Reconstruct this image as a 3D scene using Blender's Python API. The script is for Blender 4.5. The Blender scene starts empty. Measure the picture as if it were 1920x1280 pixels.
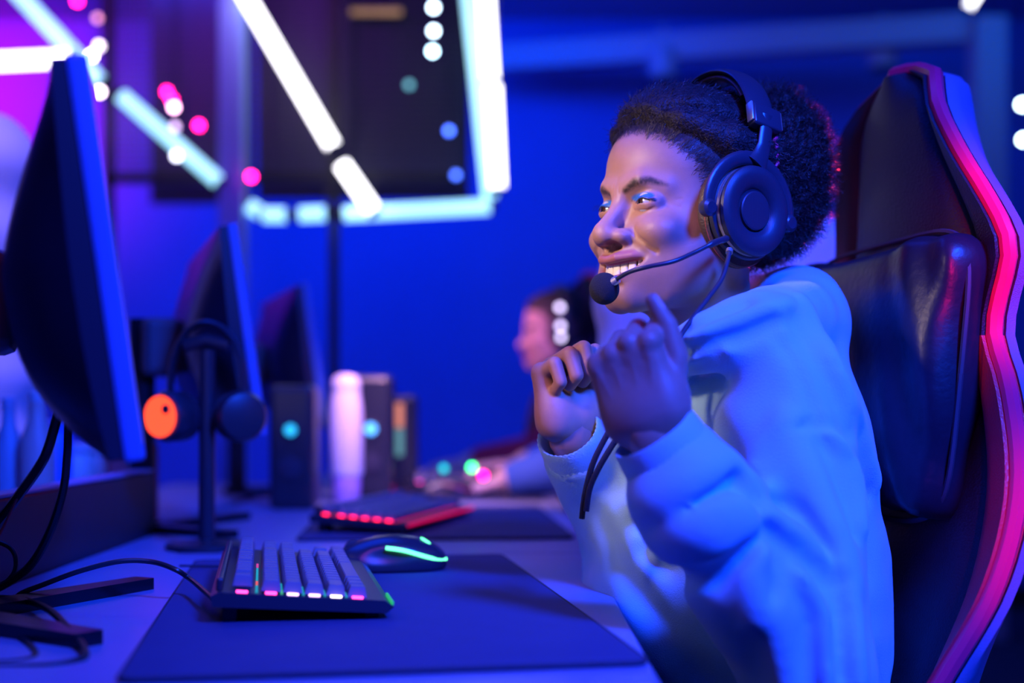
import bpy, bmesh, math, random
import numpy as np
from mathutils import Vector, Matrix
random.seed(7); np.random.seed(7)
SC = bpy.context.scene
COL = SC.collection
PI = math.pi
# ---------------------------------------------------------------- camera
F_PX, CX, HY, CAMZ = 2400.0, 960.0, 765.0, 0.931
cam_d = bpy.data.cameras.new('camera'); cam = bpy.data.objects.new('camera', cam_d); COL.objects.link(cam)
cam.location = (0, 0, CAMZ); cam.rotation_euler = (PI/2, 0, 0)
cam_d.sensor_width = 36.0; cam_d.lens = 36.0*F_PX/1920
cam_d.shift_y = (HY-640)/1920.0
cam_d.clip_start = 0.02
cam_d.dof.use_dof = True; cam_d.dof.focus_distance = 1.265; cam_d.dof.aperture_fstop = 2.0
SC.camera = cam
vs = SC.view_settings
vs.view_transform = 'Standard'; vs.look = 'None'; vs.exposure = 0.0; vs.gamma = 1.0; vs.use_curve_mapping = False
# ---------------------------------------------------------------- world, lamps of the room and added fill lights
w = bpy.data.worlds.new('world'); SC.world = w; w.use_nodes = True
w.node_tree.nodes['Background'].inputs[0].default_value = (0.004, 0.008, 0.03, 1)
w.node_tree.nodes['Background'].inputs[1].default_value = 1.0
def aim(o, target):
    d = Vector(target)-o.location
    o.rotation_euler = d.to_track_quat('-Z', 'Y').to_euler()
def area(name, loc, target, size, color, power, spread=None, size_y=None):
    l = bpy.data.lights.new(name, 'AREA'); l.color = color; l.energy = power; l.size = size
    if size_y: l.shape = 'RECTANGLE'; l.size_y = size_y
    if spread: l.spread = math.radians(spread)
    o = bpy.data.objects.new(name, l); COL.objects.link(o); o.location = loc; aim(o, target); return o
def spot(name, loc, target, color, power, angle=60, blend=0.5, radius=0.05):
    l = bpy.data.lights.new(name, 'SPOT'); l.color = color; l.energy = power; l.spot_size = math.radians(angle); l.spot_blend = blend; l.shadow_soft_size = radius
    o = bpy.data.objects.new(name, l); COL.objects.link(o); o.location = loc; aim(o, target); return o
def point(name, loc, color, power, radius=0.03):
    l = bpy.data.lights.new(name, 'POINT'); l.color = color; l.energy = power; l.shadow_soft_size = radius
    o = bpy.data.objects.new(name, l); COL.objects.link(o); o.location = loc; return o
area('lamp_blue_key', (0.95, -0.30, 2.45), (0.28, 1.22, 0.95), 0.40, (0.004, 0.06, 1.0), 36, 65)
area('lamp_violet_top', (0.15, 0.05, 2.30), (0.2, 1.2, 0.95), 0.4, (0.80, 0.10, 1.0), 0.62, 60)
spot('fill_face_front', (-0.36, 1.02, 1.36), (0.09, 1.28, 1.135), (1.0, 0.72, 0.60), 25, 27, 1.0, 0.05)  # added spot by the monitor top, stands in for screen light on her face
spot('fill_hands', (-0.27, 1.00, 1.21), (0.06, 1.235, 0.955), (1.0, 0.60, 0.42), 13, 25, 1.0, 0.04)  # unseen warm spot added near the monitor to brighten the fists
spot('fill_left_seat', (-0.75, 1.30, 2.55), (-1.02, 2.25, 1.25), (1.0, 0.62, 1.0), 40, 32, 0.8, 0.08)  # no fixture here; added to lift the pale armchair at the left
area('fill_cage', (-1.1, 3.0, 2.6), (-1.1, 4.3, 2.1), 0.8, (0.55, 0.06, 1.0), 3.5, 100)  # violet fill added so the wire mesh shows up
spot('lamp_red_rim', (0.47, 1.85, 1.09), (0.32, 1.47, 1.125), (1.0, 0.02, 0.06), 420, 29, 0.6, 0.04)
spot('fill_magenta_chair', (0.22, -0.30, 1.25), (0.565, 1.27, 1.10), (1.0, 0.005, 0.18), 200, 12, 0.7, 0.03)  # narrow spot beside the camera, added to redden the headrest piping
spot('fill_magenta_seat', (0.25, -0.30, 1.05), (0.545, 1.19, 0.80), (1.0, 0.005, 0.18), 70, 11, 0.8, 0.03)  # second added narrow spot, for the lower piping and bolster
area('lamp_wall_blue', (-1.0, 4.6, 2.55), (-1.0, 5.95, 1.0), 2.8, (0.0, 0.075, 1.0), 46, size_y=0.4)
area('lamp_wall_right', (1.9, 4.4, 2.6), (1.6, 5.9, 1.6), 1.6, (0.0, 0.18, 1.0), 5, size_y=0.4)
area('lamp_magenta_left', (-2.75, 4.6, 2.5), (-2.45, 6.0, 2.35), 0.5, (1.0, 0.0, 0.36), 10, 60)
spot('lamp_magenta_back', (-1.30, 0.70, 1.85), (-0.46, 1.15, 1.17), (1.0, 0.0, 0.55), 14, 15, 1.0, 0.05)
spot('fill_far_seat', (-0.24, 2.30, 1.35), (-0.14, 2.66, 0.79), (1.0, 0.48, 0.80), 30, 62, 0.8, 0.05)  # added fill for the resting hand and the white bottle
spot('fill_far_player', (-0.42, 3.15, 1.50), (0.05, 3.55, 1.10), (1.0, 0.30, 0.72), 26, 34, 0.8, 0.05)  # added spot that brightens the far man's face
area('lamp_desk_blue', (-0.55, 1.9, 2.3), (-0.35, 1.5, 0.74), 0.9, (0.0, 0.04, 1.0), 17)
# ---------------------------------------------------------------- helpers
def P(px, py, d):
    return Vector(((px-CX)*d/F_PX, d, CAMZ-(py-HY)*d/F_PX))
MATS = {}
def mat(name, col=(0.5, 0.5, 0.5), rough=0.5, metal=0.0, emit=None, estr=1.0, spec=0.5, noise=None, bump=None, sheen=0.0, sss=0.0, trans=0.0, coat=0.0, attr=None):
    if name in MATS: return MATS[name]
    m = bpy.data.materials.new(name); m.use_nodes = True; nt = m.node_tree; b = nt.nodes['Principled BSDF']
    b.inputs['Base Color'].default_value = (*col, 1); b.inputs['Roughness'].default_value = rough; b.inputs['Metallic'].default_value = metal
    b.inputs['Specular IOR Level'].default_value = spec
    if emit: b.inputs['Emission Color'].default_value = (*emit, 1); b.inputs['Emission Strength'].default_value = estr
    if sheen: b.inputs['Sheen Weight'].default_value = sheen; b.inputs['Sheen Roughness'].default_value = 0.5
    if sss: b.inputs['Subsurface Weight'].default_value = sss; b.inputs['Subsurface Radius'].default_value = (0.010, 0.004, 0.002); b.inputs['Subsurface Scale'].default_value = 0.5
    if trans: b.inputs['Transmission Weight'].default_value = trans
    if coat: b.inputs['Coat Weight'].default_value = coat; b.inputs['Coat Roughness'].default_value = 0.15
    src = None
    if attr:
        a = nt.nodes.new('ShaderNodeAttribute'); a.attribute_name = attr; src = a.outputs['Color']
        nt.links.new(src, b.inputs['Base Color'])
    if noise or bump:
        tc = nt.nodes.new('ShaderNodeTexCoord')
    if noise:   # (scale, amount)
        n = nt.nodes.new('ShaderNodeTexNoise'); n.inputs['Scale'].default_value = noise[0]; n.inputs['Detail'].default_value = 4
        nt.links.new(tc.outputs['Object'], n.inputs['Vector'])
        mr = nt.nodes.new('ShaderNodeMapRange'); mr.inputs['To Min'].default_value = 1-noise[1]; mr.inputs['To Max'].default_value = 1+noise[1]
        nt.links.new(n.outputs['Fac'], mr.inputs['Value'])
        mx = nt.nodes.new('ShaderNodeVectorMath'); mx.operation = 'SCALE'
        if src is not None: nt.links.new(src, mx.inputs[0])
        else: mx.inputs[0].default_value = col
        nt.links.new(mr.outputs[0], mx.inputs['Scale']); nt.links.new(mx.outputs[0], b.inputs['Base Color'])
    if bump:    # (kind, scale, strength)
        if bump[0] == 'noise':
            n = nt.nodes.new('ShaderNodeTexNoise'); n.inputs['Scale'].default_value = bump[1]; n.inputs['Detail'].default_value = 3; h = n.outputs['Fac']
        elif bump[0] == 'voronoi':
            n = nt.nodes.new('ShaderNodeTexVoronoi'); n.inputs['Scale'].default_value = bump[1]; h = n.outputs['Distance']
        else:
            n = nt.nodes.new('ShaderNodeTexWave'); n.inputs['Scale'].default_value = bump[1]; h = n.outputs['Fac']
        nt.links.new(tc.outputs['Object'], n.inputs['Vector'])
        bp = nt.nodes.new('ShaderNodeBump'); bp.inputs['Strength'].default_value = bump[2]; bp.inputs['Distance'].default_value = 0.002
        nt.links.new(h, bp.inputs['Height']); nt.links.new(bp.outputs[0], b.inputs['Normal'])
    MATS[name] = m; return m
def tag(o, label=None, cat=None, group=None, kind=None):
    if label: o['label'] = label
    if cat: o['category'] = cat
    if group: o['group'] = group
    if kind: o['kind'] = kind
    return o
def empty(name, loc=(0, 0, 0), label=None, cat=None, group=None, rz=0.0):
    o = bpy.data.objects.new(name, None); COL.objects.link(o); o.location = loc; o.rotation_euler = (0, 0, rz); o.empty_display_size = 0.05
    return tag(o, label, cat, group)
class MB:
    """collects shapes for one mesh object"""
    def __init__(s): s.v = []; s.f = []
    def add(s, vs_, fs_):
        n = len(s.v); s.v += [tuple(p) for p in vs_]; s.f += [tuple(i+n for i in f) for f in fs_]; return s
    def bm(s, b, M=None):
        b.verts.ensure_lookup_table(); b.verts.index_update()
        vs_ = [(M @ v.co if M else v.co)[:] for v in b.verts]; fs_ = [[v.index for v in f.verts] for f in b.faces]
        b.free(); return s.add(vs_, fs_)
    def box(s, size, loc=(0, 0, 0), bev=0.0, rot=None, seg=2):
        b = bmesh.new(); bmesh.ops.create_cube(b, size=1.0)
        bmesh.ops.scale(b, vec=size, verts=b.verts)
        if bev: bmesh.ops.bevel(b, geom=b.edges[:], offset=bev, segments=seg, affect='EDGES', profile=0.5)
        M = Matrix.Translation(loc)
        if rot is not None: M = M @ (rot.to_4x4() if hasattr(rot, 'to_4x4') else Matrix.Rotation(rot, 4, 'Z'))
        return s.bm(b, M)
    def ball(s, r, loc, sc=(1, 1, 1), u=16, v=10, rot=None):
        b = bmesh.new(); bmesh.ops.create_uvsphere(b, u_segments=u, v_segments=v, radius=r)
        bmesh.ops.scale(b, vec=sc, verts=b.verts)
        M = Matrix.Translation(loc)
        if rot is not None: M = M @ rot.to_4x4()
        return s.bm(b, M)
    def tube(s, pts, r, n=10, cap=True, flat=None):
        """sweep a circle (or flattened ellipse: flat=(ru, rv, refvec)) along pts; r scalar or list"""
        pts = [Vector(p) for p in pts]; m = len(pts); rs = r if isinstance(r, (list, tuple)) else [r]*m
        ref = Vector(flat[2]) if flat else None
        vs_ = []; prev = None
        for i in range(m):
            t = (pts[min(i+1, m-1)]-pts[max(i-1, 0)]).normalized()
            if ref is not None: a = (ref-t*ref.dot(t)).normalized()
            elif prev is None:
                a = t.orthogonal().normalized()
            else: a = (prev-t*prev.dot(t)).normalized()
            prev = a; c = t.cross(a)
            ru, rv = (flat[0]*rs[i], flat[1]*rs[i]) if flat else (rs[i], rs[i])
            for k in range(n):
                an = 2*PI*k/n; vs_.append(pts[i]+a*(math.cos(an)*ru)+c*(math.sin(an)*rv))
        fs_ = [(i*n+k, i*n+(k+1) % n, (i+1)*n+(k+1) % n, (i+1)*n+k) for i in range(m-1) for k in range(n)]
        if cap: fs_ += [tuple(range(n-1, -1, -1)), tuple(range((m-1)*n, m*n))]
        return s.add(vs_, fs_)
    def lathe(s, prof, n=24, M=None):
        """prof: list of (r, h) about local z"""
        vs_ = []; 
        for r, h in prof:
            for k in range(n):
                an = 2*PI*k/n; p = Vector((r*math.cos(an), r*math.sin(an), h)); vs_.append(M @ p if M else p)
        m = len(prof); fs_ = [(i*n+k, i*n+(k+1) % n, (i+1)*n+(k+1) % n, (i+1)*n+k) for i in range(m-1) for k in range(n)]
        fs_ += [tuple(range(n-1, -1, -1)), tuple(range((m-1)*n, m*n))]
        return s.add(vs_, fs_)
    def prism(s, poly, off, M=None):
        """extrude a 3D polygon by vector off"""
        a = [Vector(p) for p in poly]; b = [p+Vector(off) for p in a]; n = len(a)
        if M: a = [M @ p for p in a]; b = [M @ p for p in b]
        return s.add(a+b, [tuple(range(n-1, -1, -1)), tuple(range(n, 2*n))]+[(i, (i+1) % n, n+(i+1) % n, n+i) for i in range(n)])
    def build(s, name, material, parent=None, smooth=False, angle=40):
        me = bpy.data.meshes.new(name); me.from_pydata(s.v, [], s.f); me.update()
        b = bmesh.new(); b.from_mesh(me); bmesh.ops.recalc_face_normals(b, faces=b.faces); b.to_mesh(me); b.free()
        if smooth:
            me.polygons.foreach_set('use_smooth', [True]*len(me.polygons))
            if angle: me.set_sharp_from_angle(angle=math.radians(angle))
        o = bpy.data.objects.new(name, me); COL.objects.link(o)
        if material: me.materials.append(material)
        if parent: o.parent = parent
        return o
def spline(pts, n=8):
    """Catmull-Rom through points"""
    pts = [Vector(p) for p in pts]; out = []
    for i in range(len(pts)-1):
        p0, p1, p2, p3 = pts[max(i-1, 0)], pts[i], pts[i+1], pts[min(i+2, len(pts)-1)]
        for k in range(n):
            t = k/n; out.append(0.5*((2*p1)+(p2-p0)*t+(2*p0-5*p1+4*p2-p3)*t*t+(3*p1-p0-3*p2+p3)*t*t*t))
    out.append(pts[-1]); return out
def relocate(o, loc):
    """move an object's origin to loc keeping its mesh in place (mesh built in world space)"""
    o.data.transform(Matrix.Translation(-Vector(loc))); o.location = loc; return o
# ---- implicit surfaces: distance functions on (N,3) arrays, polygonised by surface nets
def sd_ell(p, c, r, R=None):
    q = p-np.asarray(c, np.float32)
    if R is not None: q = q @ R
    r = np.asarray(r, np.float32); k0 = np.linalg.norm(q/r, axis=1); k1 = np.linalg.norm(q/(r*r), axis=1)
    return k0*(k0-1.0)/np.maximum(k1, 1e-6)
def sd_cap(p, a, b, ra, rb=None):
    rb = ra if rb is None else rb
    a = np.asarray(a, np.float32); b = np.asarray(b, np.float32); ba = b-a; pa = p-a
    h = np.clip(pa @ ba/np.dot(ba, ba), 0, 1); return np.linalg.norm(pa-h[:, None]*ba, axis=1)-(ra+(rb-ra)*h)
def sd_chain(p, pts, rs):
    d = None
    for i in range(len(pts)-1):
        e = sd_cap(p, pts[i], pts[i+1], rs[i], rs[i+1]); d = e if d is None else np.minimum(d, e)
    return d
def sd_box(p, c, s, rnd=0.0, R=None):
    q = p-np.asarray(c, np.float32)
    if R is not None: q = q @ R
    q = np.abs(q)-(np.asarray(s, np.float32)-rnd)
    return np.linalg.norm(np.maximum(q, 0), axis=1)+np.minimum(q.max(axis=1), 0)-rnd
def smin(a, b, k):
    h = np.maximum(k-np.abs(a-b), 0)/k; return np.minimum(a, b)-h*h*k*0.25
def smax(a, b, k): return -smin(-a, -b, k)
def vnoise(p, scale, seed=0):
    """smooth value noise in [-1,1]"""
    q = p*scale+seed*17.31; i = np.floor(q).astype(np.int64); f = q-i; u = f*f*(3-2*f)
    def hsh(ix, iy, iz):
        n = (ix*374761393+iy*668265263+iz*1274126177+seed*9781) & 0x7fffffff
        n = ((n ^ (n >> 13))*1103515245) & 0x7fffffff
        return ((n ^ (n >> 16)) & 0xffff)/32767.5-1.0
    r = 0
    for dx in (0, 1):
        for dy in (0, 1):
            for dz in (0, 1):
                wgt = (u[:, 0] if dx else 1-u[:, 0])*(u[:, 1] if dy else 1-u[:, 1])*(u[:, 2] if dz else 1-u[:, 2])
                r = r+wgt*hsh(i[:, 0]+dx, i[:, 1]+dy, i[:, 2]+dz)
    return r
def nets(fn, lo, hi, h, slack=1.6):
    lo = np.array(lo, np.float64); hi = np.array(hi, np.float64); B = 4
    nb = np.ceil((hi-lo)/(h*B)).astype(int)+1; n = nb*B+1
    cax = [lo[k]+h*B*(np.arange(nb[k])+0.5) for k in range(3)]
    G = np.stack(np.meshgrid(*cax, indexing='ij'), -1).reshape(-1, 3).astype(np.float32)
    dc = np.concatenate([fn(g) for g in np.array_split(G, max(1, len(G)//200000))]).reshape(nb)
    near = np.abs(dc) < h*B*0.87*slack+h
    pad = np.zeros(nb+2, bool); nn = np.zeros_like(near); pad[1:-1, 1:-1, 1:-1] = near
    for a in (0, 1, 2):
        for b in (0, 1, 2):
            for c in (0, 1, 2): nn |= pad[a:a+nb[0], b:b+nb[1], c:c+nb[2]]
    up = lambda A: np.repeat(np.repeat(np.repeat(A, B, 0), B, 1), B, 2)
    V = np.full(n, 1.0, np.float32); M = np.zeros(n, bool)
    V[:-1, :-1, :-1] = np.where(up(dc) < 0, -1.0, 1.0); M[:-1, :-1, :-1] = up(nn)
    idx = np.argwhere(M); pts = (lo+idx*h).astype(np.float32)
    if len(pts):
        V[M] = np.concatenate([fn(g) for g in np.array_split(pts, max(1, len(pts)//200000))])
    ins = V < 0; nx, ny, nz = n-1
    cnt = np.zeros((nx, ny, nz), np.int8)
    for a in (0, 1):
        for b in (0, 1):
            for c in (0, 1): cnt += ins[a:a+nx, b:b+ny, c:c+nz]
    act = (cnt > 0) & (cnt < 8); ci = np.argwhere(act); vid = np.full((nx, ny, nz), -1, np.int64); vid[act] = np.arange(len(ci))
    acc = np.zeros((len(ci), 3)); num = np.zeros(len(ci))
    for ax in range(3):
        o1, o2 = [k for k in range(3) if k != ax]
        for a in (0, 1):
            for b in (0, 1):
                off = np.zeros(3, int); off[o1] = a; off[o2] = b; off2 = off.copy(); off2[ax] = 1
                i0 = ci+off; i1 = ci+off2
                v0 = V[i0[:, 0], i0[:, 1], i0[:, 2]]; v1 = V[i1[:, 0], i1[:, 1], i1[:, 2]]
                s = (v0 < 0) != (v1 < 0); t = np.where(s, v0/np.where(s, v0-v1, 1), 0)
                q = off+np.zeros((len(ci), 3)); q[:, ax] += t; acc[s] += q[s]; num[s] += 1
    verts = lo+(ci+acc/np.maximum(num, 1)[:, None])*h
    faces = []
    for ax in range(3):
        o1, o2 = [(1, 2), (2, 0), (0, 1)][ax]
        sl0 = [slice(None)]*3; sl1 = [slice(None)]*3; sl0[ax] = slice(0, -1); sl1[ax] = slice(1, None)
        a0 = ins[tuple(sl0)]; a1 = ins[tuple(sl1)]
        e = np.argwhere(a0 != a1); ok = (e[:, o1] > 0) & (e[:, o2] > 0) & (e[:, o1] < n[o1]-1) & (e[:, o2] < n[o2]-1); e = e[ok]
        flip = a1[e[:, 0], e[:, 1], e[:, 2]]
        def vv(d1, d2):
            q = e.copy(); q[:, o1] += d1; q[:, o2] += d2; return vid[q[:, 0], q[:, 1], q[:, 2]]
        qd = np.stack([vv(-1, -1), vv(0, -1), vv(0, 0), vv(-1, 0)], 1); qd[flip] = qd[flip][:, ::-1]; faces.append(qd)
    faces = np.concatenate(faces); faces = faces[(faces >= 0).all(1)]
    return verts, faces
def relax(verts, faces, it=1, lam=0.5):
    v = verts.copy()
    e = np.concatenate([faces[:, [k, (k+1) % 4]] for k in range(4)])
    for _ in range(it):
        s = np.zeros_like(v); c = np.zeros(len(v))
        np.add.at(s, e[:, 0], v[e[:, 1]]); np.add.at(c, e[:, 0], 1); np.add.at(s, e[:, 1], v[e[:, 0]]); np.add.at(c, e[:, 1], 1)
        v = v+lam*(s/np.maximum(c, 1)[:, None]-v)
    return v
def np_mesh(name, verts, faces, material, parent=None, colors=None, smooth=True):
    me = bpy.data.meshes.new(name); nv, nf = len(verts), len(faces); k = faces.shape[1]
    me.vertices.add(nv); me.vertices.foreach_set('co', np.asarray(verts, np.float32).ravel())
    me.loops.add(nf*k); me.loops.foreach_set('vertex_index', faces.astype(np.int32).ravel())
    me.polygons.add(nf); me.polygons.foreach_set('loop_start', np.arange(nf, dtype=np.int32)*k)
    me.update(calc_edges=True); me.validate()
    if smooth: me.polygons.foreach_set('use_smooth', np.ones(len(me.polygons), bool))
    if colors is not None:
        a = me.attributes.new('tint', 'FLOAT_COLOR', 'POINT'); a.data.foreach_set('color', np.concatenate([colors, np.ones((nv, 1))], 1).astype(np.float32).ravel())
    o = bpy.data.objects.new(name, me); COL.objects.link(o)
    if material: me.materials.append(material)
    if parent: o.parent = parent
    return o
def sdf_obj(name, fn, lo, hi, h, material, parent=None, rel=1, colfn=None, slack=1.6):
    v, f = nets(fn, lo, hi, h, slack)
    if rel: v = relax(v, f, rel)
    return np_mesh(name, v, f, material, parent, colfn(v) if colfn else None)
# ---------------------------------------------------------------- room shell
M_wall = mat('blue_wall_paint', (0.12, 0.18, 0.70), 0.75, noise=(3, 0.12))
M_floor = mat('dark_carpet', (0.03, 0.035, 0.06), 0.9, noise=(60, 0.3))
M_ceil = mat('ceiling_paint', (0.28, 0.28, 0.6), 0.85, noise=(5, 0.08))
M_pale = mat('pale_lilac_metal', (0.55, 0.42, 0.62), 0.5)
M_blackmetal = mat('black_metal', (0.02, 0.02, 0.03), 0.4, 0.3)
M_bluemetal = mat('blue_steel', (0.22, 0.34, 0.85), 0.5)
RX, RY0, RY1, RZ = 3.0, -2.6, 6.0, 2.75
def struct(name, size, loc, m, rot=None):
    return tag(relocate(MB().box(size, loc, rot=rot).build(name, m), loc), kind='structure')
struct('floor', (2*RX+0.2, RY1-RY0+0.2, 0.1), (0, (RY0+RY1)/2, -0.05), M_floor)
struct('ceiling', (2*RX+0.2, RY1-RY0+0.2, 0.1), (0, (RY0+RY1)/2, RZ+0.05), M_ceil)
struct('wall_back', (2*RX+0.2, 0.1, RZ), (0, RY1+0.05, RZ/2), M_wall)
struct('wall_front', (2*RX+0.2, 0.1, RZ), (0, RY0-0.05, RZ/2), M_wall)
struct('wall_left', (0.1, RY1-RY0, RZ), (-RX-0.05, (RY0+RY1)/2, RZ/2), M_wall)
struct('wall_right', (0.1, RY1-RY0, RZ), (RX+0.05, (RY0+RY1)/2, RZ/2), M_wall)
struct('baseboard_back', (2*RX, 0.02, 0.1), (0, RY1-0.01, 0.05), M_blackmetal)
# pale beam under the ceiling with its column
a, b = P(905, 107, 5.72), P(1815, 61, 5.25)
mid = (a+b)/2; ang = math.atan2(b.y-a.y, b.x-a.x); Lb = (b-a).length
struct('trim_1', (Lb, 0.10, 0.11), mid, M_pale, ang)
c = P(1850, 60, 5.2); struct('trim_2', (0.12, 0.12, c.z+0.05), (c.x, c.y, (c.z+0.05)/2), M_pale)
def beam_spot(px, py, label):
    q = P(px, py, 5.42 if px > 1500 else 5.5)
    t = empty('track_spotlight', (q.x, q.y, q.z), label, 'spotlight')
    MB().tube([(0, 0, 0.16), (0, 0, 0.05)], 0.012).build('bracket', M_pale, t)
    MB().lathe([(0.035, -0.07), (0.06, -0.06), (0.062, 0.05), (0.045, 0.07)], 20).build('lamp_head', M_pale, t, True)
    MB().lathe([(0.05, -0.075), (0.05, -0.071)], 20).build('lens', M_blackmetal, t)
beam_spot(1243, 118, "pale track spotlight under the beam, left of the woman's headset")
beam_spot(1655, 98, 'pale track spotlight under the beam, above the chair headrest')
# ---------------------------------------------------------------- hanging mesh cage
M_mesh = mat('mesh_wire', (0.10, 0.10, 0.16), 0.4, 0.5)
M_back = mat('black_panel', (0.03, 0.03, 0.12), 0.6)
t = empty('mesh_cage', P(437, 765, 3.9), 'black wire mesh cage hung between steel posts above the monitors', 'mesh screen')
t.location.z = 0
def loc_(p): return Vector(p)-t.location
def post(px, wd, d, name='post', m=M_bluemetal, top=RZ, bot=0.0):
    x = (px-CX)*d/F_PX
    return MB().box((wd, wd, top-bot), loc_((x, d, (top+bot)/2)), 0.004).build(name, m, t)
post(437, 0.072, 3.75); post(205, 0.03, 4.05, m=M_blackmetal); post(626, 0.03, 3.9, m=M_blackmetal, bot=0)
zb = P(0, 335, 4.05).z
xa, xb = P(200, 0, 4.05).x, P(872, 0, 4.05).x
MB().box((xb-xa, 0.03, 0.03), loc_(((xa+xb)/2, 4.05, zb))).build('rail', M_blackmetal, t)
mb = MB()
for k in range(84):
    x = xa+(xb-xa)*(k+0.5)/84; mb.box((0.004, 0.004, RZ-zb), loc_((x, 4.05, (RZ+zb)/2)))
for k in range(56):
    z = zb+(RZ-zb)*(k+0.5)/56; mb.box((xb-xa, 0.004, 0.004), loc_(((xa+xb)/2, 4.054, z)))
tag(mb.build('wire_mesh', M_mesh, t), kind='stuff')
# black boards added behind the mesh to keep it dark
for (x0, x1, d) in ((xa, xa+0.36, 4.55), (xa+0.40, xb, 4.45)):
    MB().box((x1-x0, 0.02, RZ-zb), loc_(((x0+x1)/2, d, (RZ+zb)/2))).build('dark_backing', M_back, t)
# ---------------------------------------------------------------- light bars
M_white = mat('white_light', (1, 1, 1), 0.5, emit=(1.0, 0.98, 1.0), estr=4.5)
M_cyan = mat('cyan_light', (0.6, 0.9, 1), 0.5, emit=(0.36, 0.84, 1.0), estr=1.5)
def light_bar(a, b, m, label, r=0.0215, group='light bars of the ceiling frame'):
    a = Vector(a); b = Vector(b); o = empty('light_bar', (a+b)/2, label, 'light bar', group)
    u = (b-a).normalized(); a2, b2 = a-o.location, b-o.location
    MB().tube([a2, b2], r, 14).build('diffuser', m, o, True)
    for q, s in ((a2, -1), (b2, 1)): MB().tube([q+u*(s*0.001), q+u*(s*0.014)], r*1.02, 14).build('end_cap', M_blackmetal, o, True)
    for q in (a2, b2):
        if q.z+o.location.z < RZ-0.05: MB().tube([q+Vector((0, 0, r*0.9)), Vector((q.x, q.y, RZ-o.location.z))], 0.0009, 5).build('hanger_wire', M_blackmetal, o)
    return o
D1 = 3.72
light_bar(P(8, -40, D1), P(188, 153, D1+0.05), M_cyan, 'pale cyan light bar sloping down at the top left corner, over the monitor')
light_bar(P(-60, 118, D1-0.1), P(132, 109, D1-0.1), M_white, 'white horizontal light bar at the left edge, above the monitor')
light_bar(P(228, 180, D1), P(410, 341, D1), M_cyan, 'pale cyan light bar sloping down between the two left posts')
light_bar(P(447, -30, D1-0.05), P(624, 274, D1-0.05), M_white, 'long white slanting light bar crossing the dark mesh')
light_bar(P(641, 308, D1-0.06), P(700, 394, D1-0.06), M_white, 'short white slanting light bar ending on the horizontal cyan bar')
light_bar(P(468, 386, D1+0.06), P(492, 401, D1+0.06), M_cyan, 'stubby bent cyan light bar beside the blue post')
light_bar(P(494, 403, D1+0.03), P(536, 403, D1+0.03), M_cyan, 'short cyan light bar, leftmost of the horizontal row under the mesh')
light_bar(P(562, 402, D1+0.03), P(610, 400, D1+0.03), M_cyan, 'short cyan light bar, between the leftmost stub and the long horizontal bar')
light_bar(P(646, 401, D1+0.03), P(918, 387, D1+0.03), M_cyan, 'long horizontal cyan light bar below the mesh')
light_bar(P(919, 372, D1+0.06), P(876, -30, D1+0.06), M_cyan, 'tall upright cyan light bar at the right end of the mesh')
light_bar(P(909, -30, D1-0.12), P(920, 148, D1-0.12), M_white, 'white upright light bar at the top edge, right of the tall cyan bar')
light_bar(P(924, 160, D1-0.12), P(933, 352, D1-0.12), M_white, 'white upright light bar right of the tall cyan bar, above its corner')
light_bar(P(1815, 14, 4.4), P(1846, -34, 4.4), M_white, 'small white slanting light bar at the top right corner', 0.014)
# ---------------------------------------------------------------- small round lamps
def bulb(px, py, d, colr, s, label, r=0.0105):
    q = P(px, py, d); o = empty('round_lamp', q, label, 'lamp', 'small round lamps of the ceiling rig')
    MB().ball(r, (0, 0, 0), u=12, v=8).build('bulb', mat('bulb_%02d%02d%02d_%d' % (colr[0]*99, colr[1]*99, colr[2]*99, s), (1, 1, 1), emit=colr, estr=s), o, True)
    MB().lathe([(r*1.1, 0.006), (r*1.25, 0.02), (r*0.6, 0.03)], 12, Matrix.Rotation(-PI/2, 4, 'X')).build('socket', M_blackmetal, o, True)
    MB().tube([(0, 0.02, r), (0, 0.02, RZ-q.z)], 0.0009, 5).build('hanger_wire', M_blackmetal, o)
PK, WH, BL, TE = (1, 0.0, 0.22), (1, 0.8, 0.95), (0.03, 0.12, 1), (0.03, 0.3, 0.35)
bulb(145, 2, 3.95, PK, 22, 'pink round lamp at the top edge, left part')
bulb(313, 172, 3.95, PK, 24, 'pink round lamp, upper one of the pair by the sloping cyan bar')
bulb(322, 187, 3.97, PK, 24, 'pink round lamp half covered by a white one')
bulb(373, 235, 3.95, PK, 26, 'pink round lamp left of the blue post')
bulb(471, 331, 3.7, PK, 26, 'pink round lamp right of the blue post')
bulb(172, 104, 3.9, WH, 22, 'white round lamp above the sloping cyan bar')
bulb(186, 86, 3.92, WH, 10, 'dimmer white round lamp, highest above the sloping cyan bar')
bulb(187, 172, 3.705, WH, 14, 'white round lamp below the tip of the corner cyan bar')
bulb(326, 201, 3.93, (1, 0.5, 0.8), 16, 'pale pink round lamp under the two pink ones')
bulb(328, 238, 3.95, (0.8, 0.55, 1), 4, 'dim lilac round lamp above the sloping cyan bar')
bulb(331, 292, 3.69, (0.8, 0.8, 1), 9, 'white round lamp on the middle of the sloping cyan bar')
bulb(183, 34, 3.95, (1, 0.3, 0.5), 3, 'dim rose round lamp near the top edge')
bulb(813, 14, 3.95, (0.6, 0.8, 1), 18, 'white round lamp, topmost of three in a column on the mesh')
bulb(813, 58, 3.95, (0.6, 0.8, 1), 18, 'white round lamp, middle of three in a column on the mesh')
bulb(811, 96, 3.95, (0.5, 0.8, 1), 22, 'white round lamp, lowest of three in a column on the mesh')
bulb(842, 245, 3.95, BL, 9, 'blue round lamp on the mesh, left of the tall cyan bar')
bulb(855, 328, 3.95, BL, 6, 'dim blue round lamp just above the horizontal cyan bar')
bulb(767, 159, 3.95, TE, 3, 'dim teal round lamp in the dark mesh')
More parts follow.
